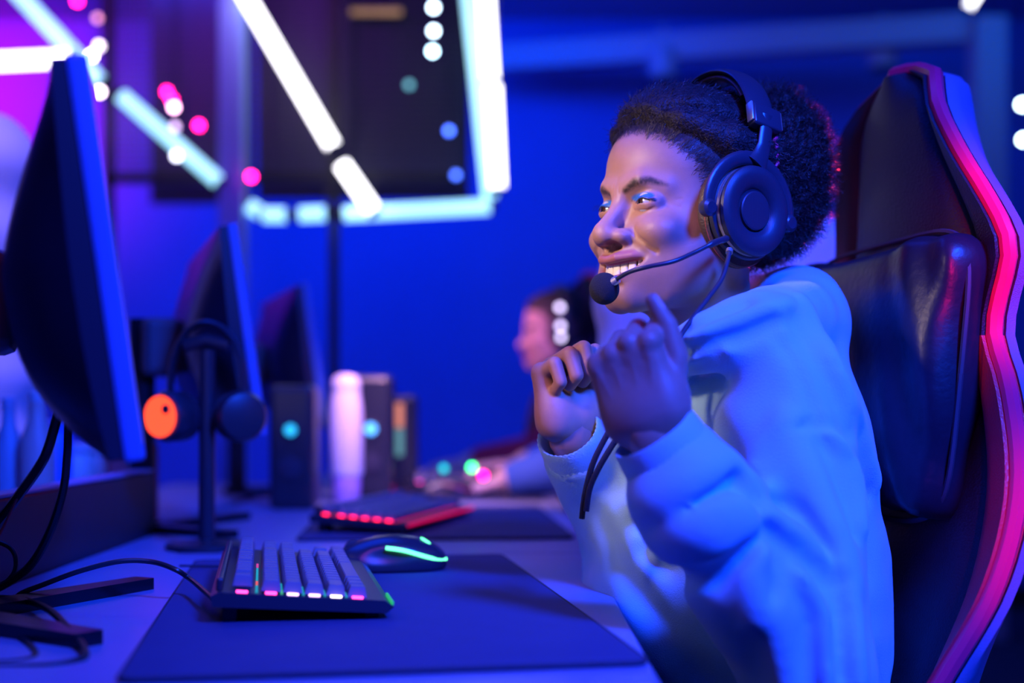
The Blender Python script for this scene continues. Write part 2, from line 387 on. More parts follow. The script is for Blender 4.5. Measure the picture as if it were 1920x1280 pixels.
bulb(1917, 196, 4.2, (0.7, 1, 1), 22, 'white round lamp at the right edge, upper one', 0.012)
bulb(1919, 262, 4.2, (0.7, 1, 1), 22, 'white round lamp at the right edge, lower one', 0.012)
o = empty('gold_light_strip', P(705, 22, 4.0), 'dim gold light strip behind the mesh at the top edge', 'light strip')
MB().box((0.16, 0.012, 0.02), (0, 0, 0), 0.004).build('strip', mat('dim_gold', (0.4, 0.25, 0.12), 0.5, emit=(0.55, 0.30, 0.14), estr=0.45), o)
MB().box((0.17, 0.012, 0.03), (0, 0.014, 0), 0.004).build('housing', M_blackmetal, o)
# ---------------------------------------------------------------- desks
M_desk = mat('desk_laminate', (0.24, 0.25, 0.40), 0.38, noise=(40, 0.05))
M_deskside = mat('desk_black', (0.015, 0.015, 0.03), 0.5)
DZ = 0.74; DX0, DX1 = -0.545, 0.104
def desk(y0, y1, x0, x1, label):
    o = empty('desk', ((x0+x1)/2, (y0+y1)/2, 0), label, 'desk', 'desks of the row')
    lx, ly = x1-x0, y1-y0
    MB().box((lx, ly-0.004, 0.03), (0, 0, DZ-0.015), 0.003).build('desk_top', M_desk, o)
    for sx in (-1, 1):
        for sy in (-1, 1):
            MB().box((0.05, 0.05, DZ-0.03), (sx*(lx/2-0.04 if sx < 0 else lx/2-0.30), sy*(ly/2-0.04), (DZ-0.03)/2), 0.004).build('leg', M_deskside, o)
    MB().box((0.02, ly-0.14, 0.25), (-lx/2+0.10, 0, DZ-0.17)).build('modesty_panel', M_deskside, o)
desk(0.45, 1.69, DX0, DX1, 'desk with a satin top under the nearest keyboard and mouse pad')
desk(1.69, 2.54, DX0, DX1, 'desk with a satin top under the red-lit keyboard')
desk(2.54, 3.39, DX0, DX1, 'desk with a satin top under the far resting hand')
desk(3.39, 3.86, DX0, DX1, "desk with a satin top in front of the far man")
desk(0.45, 1.95, -0.86, -0.575, 'desk beyond the divider at the left edge')
desk(1.95, 3.25, -0.86, -0.575, 'desk beyond the divider, behind the second monitor')
o = relocate(MB().box((0.026, 1.495, 0.124), (-0.56, 1.2025, DZ+0.032), 0.003).build('desk_divider', M_deskside), (-0.56, 1.2025, DZ))
tag(o, 'low black divider running along the back of the desks', 'divider')
MB().box((0.028, 1.495, 0.004), (0, 0, 0.0965), 0.001).build('lit_top_edge', mat('edge_lit_tone', (0.25, 0.28, 0.5), 0.4), o)  # paler blue strip paints the light caught along the divider's top
# ---------------------------------------------------------------- mouse pads
M_pad = mat('pad_cloth', (0.035, 0.042, 0.13), 0.8, bump=('noise', 900, 0.25), noise=(25, 0.1))
M_stitch = mat('pad_edge', (0.02, 0.02, 0.04), 0.7)
def mouse_pad(cx_, cy_, wd, ln, ang, label):
    o = empty('mouse_pad', (cx_, cy_, DZ), label, 'mouse pad', 'mouse pads', ang)
    b = bmesh.new(); bmesh.ops.create_cube(b, size=1); bmesh.ops.scale(b, vec=(wd, ln, 0.004), verts=b.verts)
    bmesh.ops.bevel(b, geom=[e for e in b.edges if abs(e.verts[0].co.z-e.verts[1].co.z) > 0.001], offset=0.012, segments=5, affect='EDGES', profile=0.5)
    mb = MB(); mb.bm(b, Matrix.Translation((0, 0, 0.0025))); mb.build('cloth', M_pad, o)
    hw, hl, c_ = wd/2, ln/2, 0.012; ring = []
    for (sx, sy, a0) in ((1, 1, 0), (-1, 1, 90), (-1, -1, 180), (1, -1, 270)):
        for k in range(5):
            an = math.radians(a0+k*22.5); ring.append((sx*(hw-c_)+c_*math.cos(an), sy*(hl-c_)+c_*math.sin(an), 0.0036))
    MB().tube(ring+[ring[0]], 0.0016, 6).build('stitched_edge', M_stitch, o)
PA = math.radians(9.5)
near_r = Vector((0.102, 0.945)); ax = Vector((-math.sin(PA), math.cos(PA))); px_ = Vector((-math.cos(PA), -math.sin(PA)))
cpad = near_r+ax*0.35+px_*0.19
mouse_pad(cpad.x, cpad.y, 0.38, 0.70, PA, 'large dark cloth mouse pad under the nearest keyboard')
mouse_pad(-0.13, 2.145, 0.40, 0.60, math.radians(4), 'dark cloth mouse pad under the red-lit keyboard')
mouse_pad(-0.15, 2.95, 0.40, 0.62, math.radians(3), 'dark cloth mouse pad under the far resting hand')
# ---------------------------------------------------------------- monitors
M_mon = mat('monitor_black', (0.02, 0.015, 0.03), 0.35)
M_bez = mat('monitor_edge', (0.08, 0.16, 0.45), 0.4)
M_scr = mat('screen', (0.1, 0.1, 0.1), 0.2, emit=(1.0, 0.80, 0.86), estr=0.5)
M_foot = mat('stand_black', (0.015, 0.015, 0.025), 0.3, 0.4)
def monitor(base, yaw, label, H=0.30, W=0.53):
    """screen normal along local +x, width along local y, local -y end nearest the camera"""
    o = empty('monitor', base, label, 'monitor', 'monitors along the desks', yaw)
    R = Matrix.Translation((0, 0, 0.30)) @ Matrix.Rotation(math.radians(-8), 4, 'Y')
    MB().bm(_bx((0.016, W, H), 0.004), R).build('bezel', M_bez, o)
    MB().bm(_bx((0.003, W-0.016, H-0.02), 0.0), R @ Matrix.Translation((0.0068, 0, 0.003))).build('screen', M_scr, o)
    nu, nv = 28, 28; vs_ = []; fs_ = []
    for i in range(nu+1):
        for j in range(nv+1):
            u = -1+2*i/nu; v = -1+2*j/nv
            dep = 0.010+0.058*(1-abs(v)**(1.35 if v > 0 else 2.8))*min(1, (1-abs(u)**5)*1.0+0.12)
            vs_.append(R @ Vector((-0.008-dep, u*(W/2-0.003), v*(H/2-0.003))))
    for i in range(nu):
        for j in range(nv): k = i*(nv+1)+j; fs_.append((k, k+1, k+nv+2, k+nv+1))
    n0 = len(vs_); rim = [i*(nv+1) for i in range(nu+1)]+[nu*(nv+1)+j for j in range(1, nv+1)]+[i*(nv+1)+nv for i in range(nu-1, -1, -1)]+[j for j in range(nv-1, 0, -1)]
    inv = R.inverted()
    for k in rim:
        q = inv @ vs_[k]; q.x = -0.007; vs_.append(R @ q)
    m = len(rim)
    fs_ += [(rim[k], rim[(k+1) % m], n0+(k+1) % m, n0+k) for k in range(m)]
    MB().add(vs_, fs_).build('rear_housing', M_mon, o, True)
    MB().box((0.06, 0.10, 0.09), (-0.10, 0, 0.285), 0.012).build('mount', mat('mount_brown', (0.09, 0.06, 0.07), 0.5), o)
    MB().tube([(-0.128, 0, 0.012), (-0.128, 0, 0.33)], 0.020, 18).build('column', M_foot, o, True)
    for s in (-1, 1):
        tip = Vector((0.05 if s > 0 else -0.01, s*0.165, 0)); root = Vector((-0.128, 0, 0)); u = (tip-root).normalized(); side = u.cross(Vector((0, 0, 1)))
        poly = [root-side*0.02, tip-side*0.013, tip+side*0.013, root+side*0.02]
        MB().prism(poly, (0, 0, 0.012)).build('foot', M_foot, o)
    MB().lathe([(0.030, 0.0), (0.030, 0.016)], 24, Matrix.Translation((-0.128, 0, 0))).build('base_hub', M_foot, o, True)
    return o
def _bx(size, bev):
    b = bmesh.new(); bmesh.ops.create_cube(b, size=1); bmesh.ops.scale(b, vec=size, verts=b.verts)
    if bev: bmesh.ops.bevel(b, geom=b.edges[:], offset=bev, segments=2, affect='EDGES', profile=0.5)
    return b
MY = math.radians(19)
m1 = (-0.383, 1.185, DZ)
monitor(m1, MY, 'black monitor seen from behind at the left edge, nearest the camera')
monitor((-0.455, 2.035, DZ), MY, 'black monitor beside the orange-lit speaker, second from the camera')
monitor((-0.49, 2.885, DZ), MY, 'black monitor behind the tall white bottle, farthest from the camera')
# ---------------------------------------------------------------- keyboards
M_case = mat('keyboard_case', (0.02, 0.02, 0.035), 0.35)
M_key = mat('keycap', (0.16, 0.14, 0.18), 0.42)
ROWS = [[1, -1, 1, 1, 1, 1, -.5, 1, 1, 1, 1, -.5, 1, 1, 1, 1, -.25, 1, 1, 1], [1]*13+[2, -.25, 1, 1, 1], [1.5]+[1]*12+[1.5, -.25, 1, 1, 1],
        [1.75]+[1]*11+[2.25], [2.25]+[1]*10+[2.75, -1.25, 1], [1.25, 1.25, 1.25, 6.25, 1.25, 1.25, 1.25, 1.25, -.25, 1, 1, 1]]
U = 0.0188; KEYMESH = {}
def key_mesh(wd):
    if wd in KEYMESH: return KEYMESH[wd]
    hx, hy, h = U*0.46, U*wd/2-U*0.04, 0.0095; tx, ty = hx-0.0022, hy-0.0022
    v = [(-hx, -hy, 0), (hx, -hy, 0), (hx, hy, 0), (-hx, hy, 0), (-tx, -ty, h*0.93), (tx, -ty, h*0.93), (tx, ty, h*0.93), (-tx, ty, h*0.93),
         (-tx+0.001, -ty+0.001, h), (tx-0.001, -ty+0.001, h), (tx-0.001, ty-0.001, h), (-tx+0.001, ty-0.001, h)]
    f = [(3, 2, 1, 0), (8, 9, 10, 11)]+[(a+i, a+(i+1) % 4, a+4+(i+1) % 4, a+4+i) for a in (0, 4) for i in range(4)]
    me = bpy.data.meshes.new('key'); me.from_pydata(v, [], f); me.materials.append(M_key); KEYMESH[wd] = me; return me
def led_mat(colr, s): return mat('led_%d_%d_%d_%d' % (colr[0]*99, colr[1]*99, colr[2]*99, s*10), (0.02, 0.02, 0.02), emit=colr, estr=s)
LW, LD = 18.25*U+0.012, 0.150
def keyboard(loc, yaw, leds, glow, label, front=None):
    o = empty('keyboard', loc, label, 'keyboard', 'backlit keyboards on the desks', yaw)
    T = Matrix.Translation((0, 0, 0.021)) @ Matrix.Rotation(math.radians(4.5), 4, 'Y')
    prof = [(-LD/2, -0.012), (LD/2, -0.010), (LD/2+0.006, -0.004), (LD/2-0.002, 0.001), (-LD/2+0.004, 0.001), (-LD/2-0.003, -0.003)]
    MB().prism([(x, -LW/2, z) for x, z in prof], (0, LW, 0), T).build('case', M_case, o)
    MB().bm(_bx((0.006, LW-0.02, 0.012), 0.002), T @ Matrix.Translation((-LD/2+0.004, 0, 0.006))).build('rear_rail', M_case, o)
    for sx in (-1, 1):
        for sy in (-1, 1):
            hz = 0.0085 if sx > 0 else 0.015
            MB().box((0.012, 0.03, hz+0.003), (sx*0.062, sy*(LW/2-0.03), -0.0005+hz/2), 0.001).build('rubber_foot', M_stitch, o)
    x = -LD/2+0.0235
    for r, row in enumerate(ROWS):
        y = -18.25*U/2
        for k in row:
            if k < 0: y += -k*U; continue
            kk = bpy.data.objects.new('key', key_mesh(k)); COL.objects.link(kk); kk.parent = o
            kk.matrix_local = T @ Matrix.Translation((x, y+k*U/2, 0.0035+(0.003 if r == 0 else 0.0)-0.0004*r)); y += k*U
        c_, s = leds[r % len(leds)]
        MB().bm(_bx((0.0100, 0.0022, 0.0022), 0.0008), T @ Matrix.Translation((x, -LW/2+0.003, 0.0022))).build('led', led_mat(c_, s), o)
        if glow:
            for q, (gc, g0, g1) in enumerate(glow[r % len(glow)]):
                MB().bm(_bx((0.0022, (g1-g0)*LW, 0.001), 0), T @ Matrix.Translation((x+U/2+(0.003 if r == 0 else 0), -LW/2+(g0+g1)/2*LW, 0.0016))).build('backlight', led_mat(gc, 0.9), o)
        x += U+(0.006 if r == 0 else 0)
    if front:
        MB().bm(_bx((0.002, front[1]*LW, 0.003), 0.0), T @ Matrix.Translation((LD/2+0.0045, -LW/2+front[1]*LW/2, -0.001))).build('light_strip', led_mat(*front[0]), o)
    return o
PKL, LIL, WHL = ((1.0, 0.05, 0.40), 5.0), ((0.75, 0.45, 1.0), 4.0), ((1.0, 0.8, 1.0), 5.0)
TL, RD, GN = (0.0, 0.35, 0.45), (0.9, 0.12, 0.05), (0.05, 0.5, 0.2)
GL = [[(TL, 0.02, 0.14), (RD, 0.16, 0.22), (TL, 0.24, 0.5), ((0.7, 0.05, 0.3), 0.52, 0.6)], [(GN, 0.02, 0.08), (TL, 0.10, 0.2)], [(TL, 0.02, 0.16)], [(TL, 0.02, 0.12)], [(TL, 0.02, 0.10)], []]
KA = math.radians(11)
kb_near = Vector((-0.183, 1.115)); kc = kb_near+Vector((-math.sin(KA), math.cos(KA)))*(LW/2)
keyboard((kc.x, kc.y, DZ+0.005), KA, [PKL, PKL, LIL, LIL, WHL, PKL], GL, 'grey-keyed backlit keyboard nearest the camera, pink and white lights along its short side', front=(((0.03, 0.8, 0.25), 0.55), 0.16))
RL = ((1.0, 0.01, 0.06), 7.0)
keyboard((-0.187, 2.075, DZ+0.005), -math.radians(14), [RL], [[((0.8, 0.01, 0.1), 0.0, 0.9)]], 'red-lit keyboard on the second mouse pad', front=(((1.0, 0.0, 0.12), 0.9), 1.0))
ml = [((0.9, 0.05, 0.4), 5.0), ((0.1, 0.9, 0.3), 4.0), ((0.7, 0.3, 1.0), 5.0)]
k3 = keyboard((-0.16, 2.93, DZ+0.005), math.radians(4), ml, None, 'keyboard with mixed colour lights beside the far resting hand')
for (px, py, c_, s) in ((885, 876, (0.03, 0.8, 0.2), 12), (906, 891, (1, 0.0, 0.35), 14), (940, 886, (0.75, 0.25, 1), 14), (832, 878, (0.0, 0.3, 0.35), 5), (781, 911, (0.9, 0.0, 0.2), 10)):
    d = 2.86; q = P(px, py, d); l = k3.matrix_basis.inverted() @ q
    MB().ball(0.008, l, u=10, v=8).build('led', led_mat(c_, s), k3, True)
# ---------------------------------------------------------------- mouse
M_mouse = mat('mouse_black', (0.025, 0.025, 0.04), 0.25)
def mouse(loc, yaw, label, strip=((0.12, 1.0, 0.45), 3.0)):
    o = empty('mouse', loc, label, 'mouse', 'computer mice on the pads', yaw)   # nose towards local -x
    def f(p):
        d = sd_ell(p, (0.006, 0, 0.010), (0.062, 0.032, 0.031)); d = smin(d, sd_ell(p, (-0.03, 0, 0.008), (0.035, 0.029, 0.018)), 0.015)
        d = smax(d, -(sd_ell(p, (-0.005, -0.052, 0.022), (0.045, 0.024, 0.016))), 0.01)
        return smax(d, 0.0-p[:, 2]+0.0, 0.003)
    sdf_obj('shell', f, (-0.075, -0.04, -0.004), (0.075, 0.04, 0.05), 0.0016, M_mouse, o, 2)
    MB().lathe([(0.0095, -0.004), (0.011, -0.0035), (0.011, 0.0035), (0.0095, 0.004)], 20, Matrix.Translation((-0.040, 0, 0.024)) @ Matrix.Rotation(PI/2, 4, 'X')).build('scroll_wheel', M_stitch, o, True)
    m = led_mat(*strip); pts = spline([(-0.004, -0.0305, 0.029), (0.016, -0.0335, 0.026), (0.038, -0.0275, 0.019), (0.056, -0.0165, 0.013), (0.066, -0.006, 0.0125)], 6)
    MB().tube(pts, 0.0022, 8).build('light_strip', m, o, True)
    MB().ball(0.009, (0.044, -0.006, 0.0325), (1, 0.6, 0.2), rot=Matrix.Rotation(math.radians(36), 3, 'Y')).build('logo_light', m, o, True)
    MB().tube(spline([(-0.066, 0, 0.008), (-0.10, 0.004, 0.004), (-0.16, 0.03, 0.003), (-0.24, 0.05, 0.003)], 6), 0.0016, 6).build('cable', M_stitch, o, True)
    return o
q = P(728, 1076, 1.475)
mouse((q.x, 1.475, DZ+0.0045), math.radians(8), 'black mouse with a glowing green side strip on the near pad')
# ---------------------------------------------------------------- cables by the near monitor
M_cable = mat('cable_black', (0.012, 0.012, 0.02), 0.4)
M_cred = mat('cable_red', (0.6, 0.05, 0.05), 0.4)
def cable(pts, r, label, m=None):
    pts = spline(pts, 8); o = MB().tube(pts, r, 8).build('cable', m or M_cable, None, True); relocate(o, pts[0])
    return tag(o, label, 'cable', 'cables beside the near monitor')
kr = Vector((kc.x, kc.y, DZ+0.022))+Vector((-math.cos(KA)*0.077+math.sin(KA)*0.140, -math.sin(KA)*0.077-math.cos(KA)*0.140, 0))
cable([kr, P(360, 1088, 1.26), P(330, 1068, 1.26), P(285, 1053, 1.27), P(225, 1052, 1.26), P(150, 1070, 1.25), P(80, 1096, 1.245), P(40, 1112, 1.24), P(15, 1132, 1.23), P(-40, 1160, 1.16)], 0.0026, 'thin black cable arching from the near keyboard to the left')
cable([P(150, 660, 1.18), P(118, 745, 1.19), P(92, 835, 1.19), P(75, 872, 1.2), P(45, 915, 1.22), P(15, 955, 1.24), P(-30, 1010, 1.25)], 0.0048, 'thick black cable hanging below the near monitor, upper one')
cable([P(165, 650, 1.18), P(132, 760, 1.19), P(126, 850, 1.19), P(118, 920, 1.2), P(92, 1000, 1.21), P(55, 1062, 1.22), P(5, 1098, 1.23), P(-50, 1120, 1.23)], 0.0040, 'thick black cable hanging below the near monitor, longer one')
cable([P(36, 925, 1.225), P(22, 955, 1.225), P(8, 985, 1.225), P(-12, 1020, 1.225)], 0.0014, 'thin red wire beside the black cables', M_cred)
cable([P(-20, 1010, 1.26), P(18, 1026, 1.26), P(30, 1050, 1.25), P(22, 1080, 1.24), P(-20, 1118, 1.23)], 0.0024, 'short curled black cable at the left edge')
cable([P(-30, 1120, 1.24), P(40, 1124, 1.22), P(90, 1142, 1.14), P(130, 1180, 1.05), P(160, 1222, 0.985), P(140, 1240, 0.964), P(80, 1250, 0.95), P(-40, 1252, 0.95)], 0.0032, 'black cable looping over the bottom left of the desk')
cable([P(-30, 1150, 1.17), P(20, 1180, 1.09), P(60, 1215, 1.02), P(62, 1234, 0.985), P(20, 1243, 0.968), P(-40, 1245, 0.965)], 0.0032, 'inner black cable loop at the bottom left of the desk')
# ---------------------------------------------------------------- headset on a stand beside the second monitor
M_hblk = mat('headset_black', (0.02, 0.022, 0.035), 0.35)
o = empty('headset_stand', P(388, 960, 1.74), 'dark headset stand behind the near keyboard cable', 'stand'); o.location.z = DZ
MB().lathe([(0.055, 0.0), (0.055, 0.008), (0.012, 0.014)], 24).build('base', M_hblk, o, True)
MB().tube([(0, 0, 0.01), (0, 0, 0.270)], 0.011, 12).build('pole', M_hblk, o, True)
MB().tube([(-0.03, 0, 0.276), (0, 0, 0.284), (0.03, 0, 0.276)], 0.010, 10).build('cradle', M_hblk, o, True)
base = o.location
o = empty('headset', base+Vector((0, 0, 0.300)), 'black headset with an orange-lit ear cup hung on a stand', 'headset')
arc = [(0.062*math.sin(a)*1.0, 0, -0.095+0.105*math.cos(a)) for a in [math.radians(k) for k in range(-100, 101, 10)]]
MB().tube(arc, 1, 10, flat=(0.016, 0.005, (0, 1, 0))).build('headband', M_hblk, o, True)
for s in (-1, 1):
    Mx = Matrix.Translation((s*0.06, -0.012, -0.15)) @ Matrix.Rotation(math.radians(s*28), 4, 'Z') @ Matrix.Rotation(PI/2, 4, 'X')
    c_ = MB().lathe([(0.03, -0.022), (0.042, -0.018), (0.044, 0.006), (0.038, 0.018), (0.02, 0.022)], 24, Mx).build('ear_cup', M_hblk, o, True)
    MB().lathe([(0.024, -0.036), (0.041, -0.034), (0.043, -0.02), (0.03, -0.018)], 24, Mx).build('ear_pad', M_stitch, o, True)
    if s < 0:
        MB().lathe([(0.035, 0.0225), (0.035, 0.0238)], 24, Mx).build('glow_plate', led_mat((1.0, 0.06, 0.012), 2.4), o, True)
        MB().lathe([(0.008, 0.0236), (0.008, 0.026)], 12, Mx @ Matrix.Translation((0.014, 0.012, 0))).build('knob', M_hblk, o, True)
o.scale = (0.8, 0.8, 0.8)
# ---------------------------------------------------------------- speakers and bottle on the far desks
def speaker(px, d, h, wd, lz, colr, s, label, r=0.014):
    q = P(px, 765, d); o = empty('speaker', (q.x, d, DZ), label, 'speaker', 'small black speakers on the desks')
    MB().box((wd, 0.09, h), (0, 0, h/2), 0.012).build('cabinet', M_hblk, o)
    MB().lathe([(r*1.5, 0), (r*1.5, 0.004), (r*1.2, 0.005)], 20, Matrix.Translation((0, -0.045, lz)) @ Matrix.Rotation(PI/2, 4, 'X')).build('ring', M_stitch, o, True)
    MB().lathe([(r, 0.004), (r*0.8, 0.0075)], 20, Matrix.Translation((0, -0.045, lz)) @ Matrix.Rotation(PI/2, 4, 'X')).build('light', led_mat(colr, s), o, True)
    MB().lathe([(0.02, 0), (0.022, 0.004), (0.01, 0.005)], 20, Matrix.Translation((0, -0.045, lz-0.07)) @ Matrix.Rotation(PI/2, 4, 'X')).build('cone', M_stitch, o, True)
    return o
speaker(553, 2.45, 0.235, 0.085, 0.15, (0.02, 0.45, 0.9), 1.6, 'black speaker with a cyan round light, left of the white bottle', 0.012)
speaker(700, 2.72, 0.26, 0.085, 0.148, (0.08, 0.38, 1.0), 3.2, 'black speaker with a pale blue round light, right of the white bottle', 0.013)
o = empty('light_tower', (P(752, 765, 2.95).x, 2.95, DZ), 'slim dark device with an orange and teal light strip, right of the speakers', 'device')
MB().box((0.075, 0.08, 0.22), (0, 0, 0.11), 0.01).build('case', M_hblk, o)
MB().box((0.016, 0.004, 0.055), (0, -0.042, 0.175), 0.001).build('orange_strip', led_mat((0.9, 0.28, 0.14), 0.9), o)
MB().box((0.016, 0.004, 0.062), (0, -0.042, 0.114), 0.001).build('teal_strip', led_mat((0.15, 0.42, 0.45), 0.7), o)
o = empty('water_bottle', (P(649, 765, 2.58).x, 2.58, DZ), 'tall white bottle with a lilac foot standing between two speakers', 'bottle')
MB().lathe([(0.024, 0.0), (0.027, 0.004), (0.030, 0.055)], 24).build('foot', mat('lilac_plastic', (0.55, 0.35, 0.75), 0.4), o, True)
MB().lathe([(0.031, 0.055), (0.034, 0.062), (0.034, 0.17), (0.032, 0.20), (0.028, 0.225)], 28).build('body', mat('white_plastic', (0.9, 0.85, 0.85), 0.4), o, True)
MB().lathe([(0.028, 0.225), (0.029, 0.228), (0.029, 0.245), (0.022, 0.256), (0.008, 0.26)], 28).build('cap', mat('white_plastic'), o, True)
# ---------------------------------------------------------------- small things on the desk beyond the divider
def lathe_thing(name, px, d, prof, colr, label, cat, capc=None):
    q = P(px, 765, d); o = empty(name, (q.x, d, DZ), label, cat)
    MB().lathe(prof, 20).build('body', mat('c_%d_%d_%d' % (colr[0]*99, colr[1]*99, colr[2]*99), colr, 0.4), o, True)
    r, h = prof[-1]; MB().lathe([(r, h), (r*1.1, h+0.002), (r*1.1, h+0.016), (r*0.8, h+0.018)], 16).build('lid', mat('lid_%d' % (sum(capc or (0.3,))*99), capc or (0.1, 0.1, 0.1), 0.4), o, True)
BOT = lambda r, h: [(r*0.9, 0), (r, 0.005), (r, h*0.7), (r*0.5, h*0.88), (r*0.45, h)]
CAN = lambda r, h: [(r*0.85, 0), (r, 0.006), (r, h-0.008), (r*0.85, h)]
lathe_thing('drink_bottle', 16, 1.95, BOT(0.022, 0.19), (0.35, 0.42, 0.5), 'pale grey bottle at the left edge behind the divider', 'bottle', (0.5, 0.5, 0.6))
lathe_thing('drink_bottle', 70, 1.93, BOT(0.026, 0.20), (0.75, 0.45, 0.4), 'salmon bottle behind the divider, beside the hanging cables', 'bottle', (0.8, 0.7, 0.7))
lathe_thing('drink_can', 103, 2.0, CAN(0.026, 0.155), (0.1, 0.25, 0.9), 'blue can behind the divider', 'can', (0.1, 0.2, 0.6))
lathe_thing('paper_cup', 143, 2.05, CAN(0.030, 0.118), (0.75, 0.65, 0.55), 'cream cup behind the divider, under the monitor', 'cup', (0.7, 0.6, 0.6))
lathe_thing('paper_cup', 178, 2.10, CAN(0.024, 0.112), (0.7, 0.35, 0.3), 'rosy cup behind the divider, right of the cream cup', 'cup', (0.6, 0.4, 0.4))
lathe_thing('drink_can', 226, 2.12, CAN(0.022, 0.11), (0.7, 0.45, 0.45), 'small pinkish can behind the divider', 'can', (0.5, 0.3, 0.3))
lathe_thing('drink_can', 262, 2.15, CAN(0.030, 0.135), (0.5, 0.02, 0.06), 'red can behind the divider, beside the monitor edge', 'can', (0.4, 0.02, 0.06))
# ---------------------------------------------------------------- pale armchairs in the room
M_linen = mat('pale_linen', (0.78, 0.70, 0.78), 0.8, noise=(14, 0.12), bump=('noise', 30, 0.6))
def armchair(loc, yaw, label, W=0.50, top=1.27):
    o = empty('armchair', loc, label, 'armchair', 'pale armchairs', yaw)
    def fb(p):
        d = sd_box(p, (0.16+0.10*0, 0, (top+0.40)/2), (0.085, W/2, (top-0.40)/2), 0.08)
        return d+0.010*vnoise(p, 9, 3)*1.0+0.006*np.sin(p[:, 2]*50+3*np.sin(p[:, 1]*11)+p[:, 1]*22)
    sdf_obj('backrest', fb, (0.02, -W/2-0.05, 0.35), (0.32, W/2+0.05, top+0.05), 0.012, M_linen, o, 2)
    MB().box((0.5, W, 0.16), (-0.14, 0, 0.40), 0.05, seg=4).build('seat', M_linen, o, True)
    for s in (-1, 1):
        MB().box((0.5, 0.10, 0.30), (-0.12, s*(W/2+0.05), 0.47), 0.045, seg=4).build('armrest', M_linen, o, True)
        for sx in (-0.33, 0.2): MB().tube([(sx, s*(W/2), 0.0), (sx, s*(W/2), 0.33)], [0.012, 0.02], 10).build('leg', M_hblk, o, True)
armchair((0.40, 2.26, 0), math.radians(255), "pale creased armchair behind the woman's neck", 0.44, 1.24)
armchair((-1.09, 2.14, 0), math.radians(90), 'tall pale armchair with a rounded back at the left edge', 0.46, 1.46)
# ---------------------------------------------------------------- gaming chairs
M_lea = mat('black_leather', (0.010, 0.010, 0.022), 0.5, spec=0.3, bump=('voronoi', 420, 0.25))
M_lea2 = mat('black_leather_smooth', (0.010, 0.010, 0.022), 0.36, bump=('noise', 90, 0.3), spec=0.35)
M_red = mat('red_leather', (0.55, 0.012, 0.035), 0.45, bump=('voronoi', 420, 0.2))
M_pipe = mat('red_piping', (0.85, 0.015, 0.10), 0.35)
M_shell = mat('chair_back_fabric', (0.10, 0.12, 0.28), 0.7, bump=('noise', 700, 0.4))
M_plas = mat('chair_plastic', (0.02, 0.02, 0.03), 0.4)
def interp(z, tab):
    n = len(tab); z = min(max(z, tab[0][0]), tab[-1][0])
    sl = [(tab[min(k+1, n-1)][1]-tab[max(k-1, 0)][1])/(tab[min(k+1, n-1)][0]-tab[max(k-1, 0)][0]) for k in range(n)]
    for k in range(n-1):
        (z0, a), (z1, b) = tab[k], tab[k+1]
        if z <= z1:
            h = z1-z0; u = (z-z0)/h; return a*(1+2*u)*(1-u)**2+b*u*u*(3-2*u)+h*(sl[k]*u*(1-u)**2-sl[k+1]*u*u*(1-u))
HW = [(0.46, 0.245), (0.60, 0.262), (0.72, 0.268), (0.85, 0.252), (0.95, 0.205), (1.005, 0.168), (1.04, 0.172), (1.09, 0.190), (1.14, 0.170), (1.20, 0.138), (1.26, 0.110), (1.30, 0.078), (1.315, 0.035)]
FW = [(0.46, 0.13), (0.60, 0.115), (0.68, 0.085), (0.76, 0.045), (0.86, 0.02), (1.0, 0.006), (1.1, 0.004), (1.2, 0.022), (1.26, 0.03), (1.315, 0.008)]
CXF = [(0.46, 0.09), (0.7, 0.045), (0.9, 0.02), (1.315, 0.0)]
LEAN = [(0.46, 0.0), (0.95, 0.0), (1.1, -0.008), (1.22, -0.028), (1.315, -0.04)]
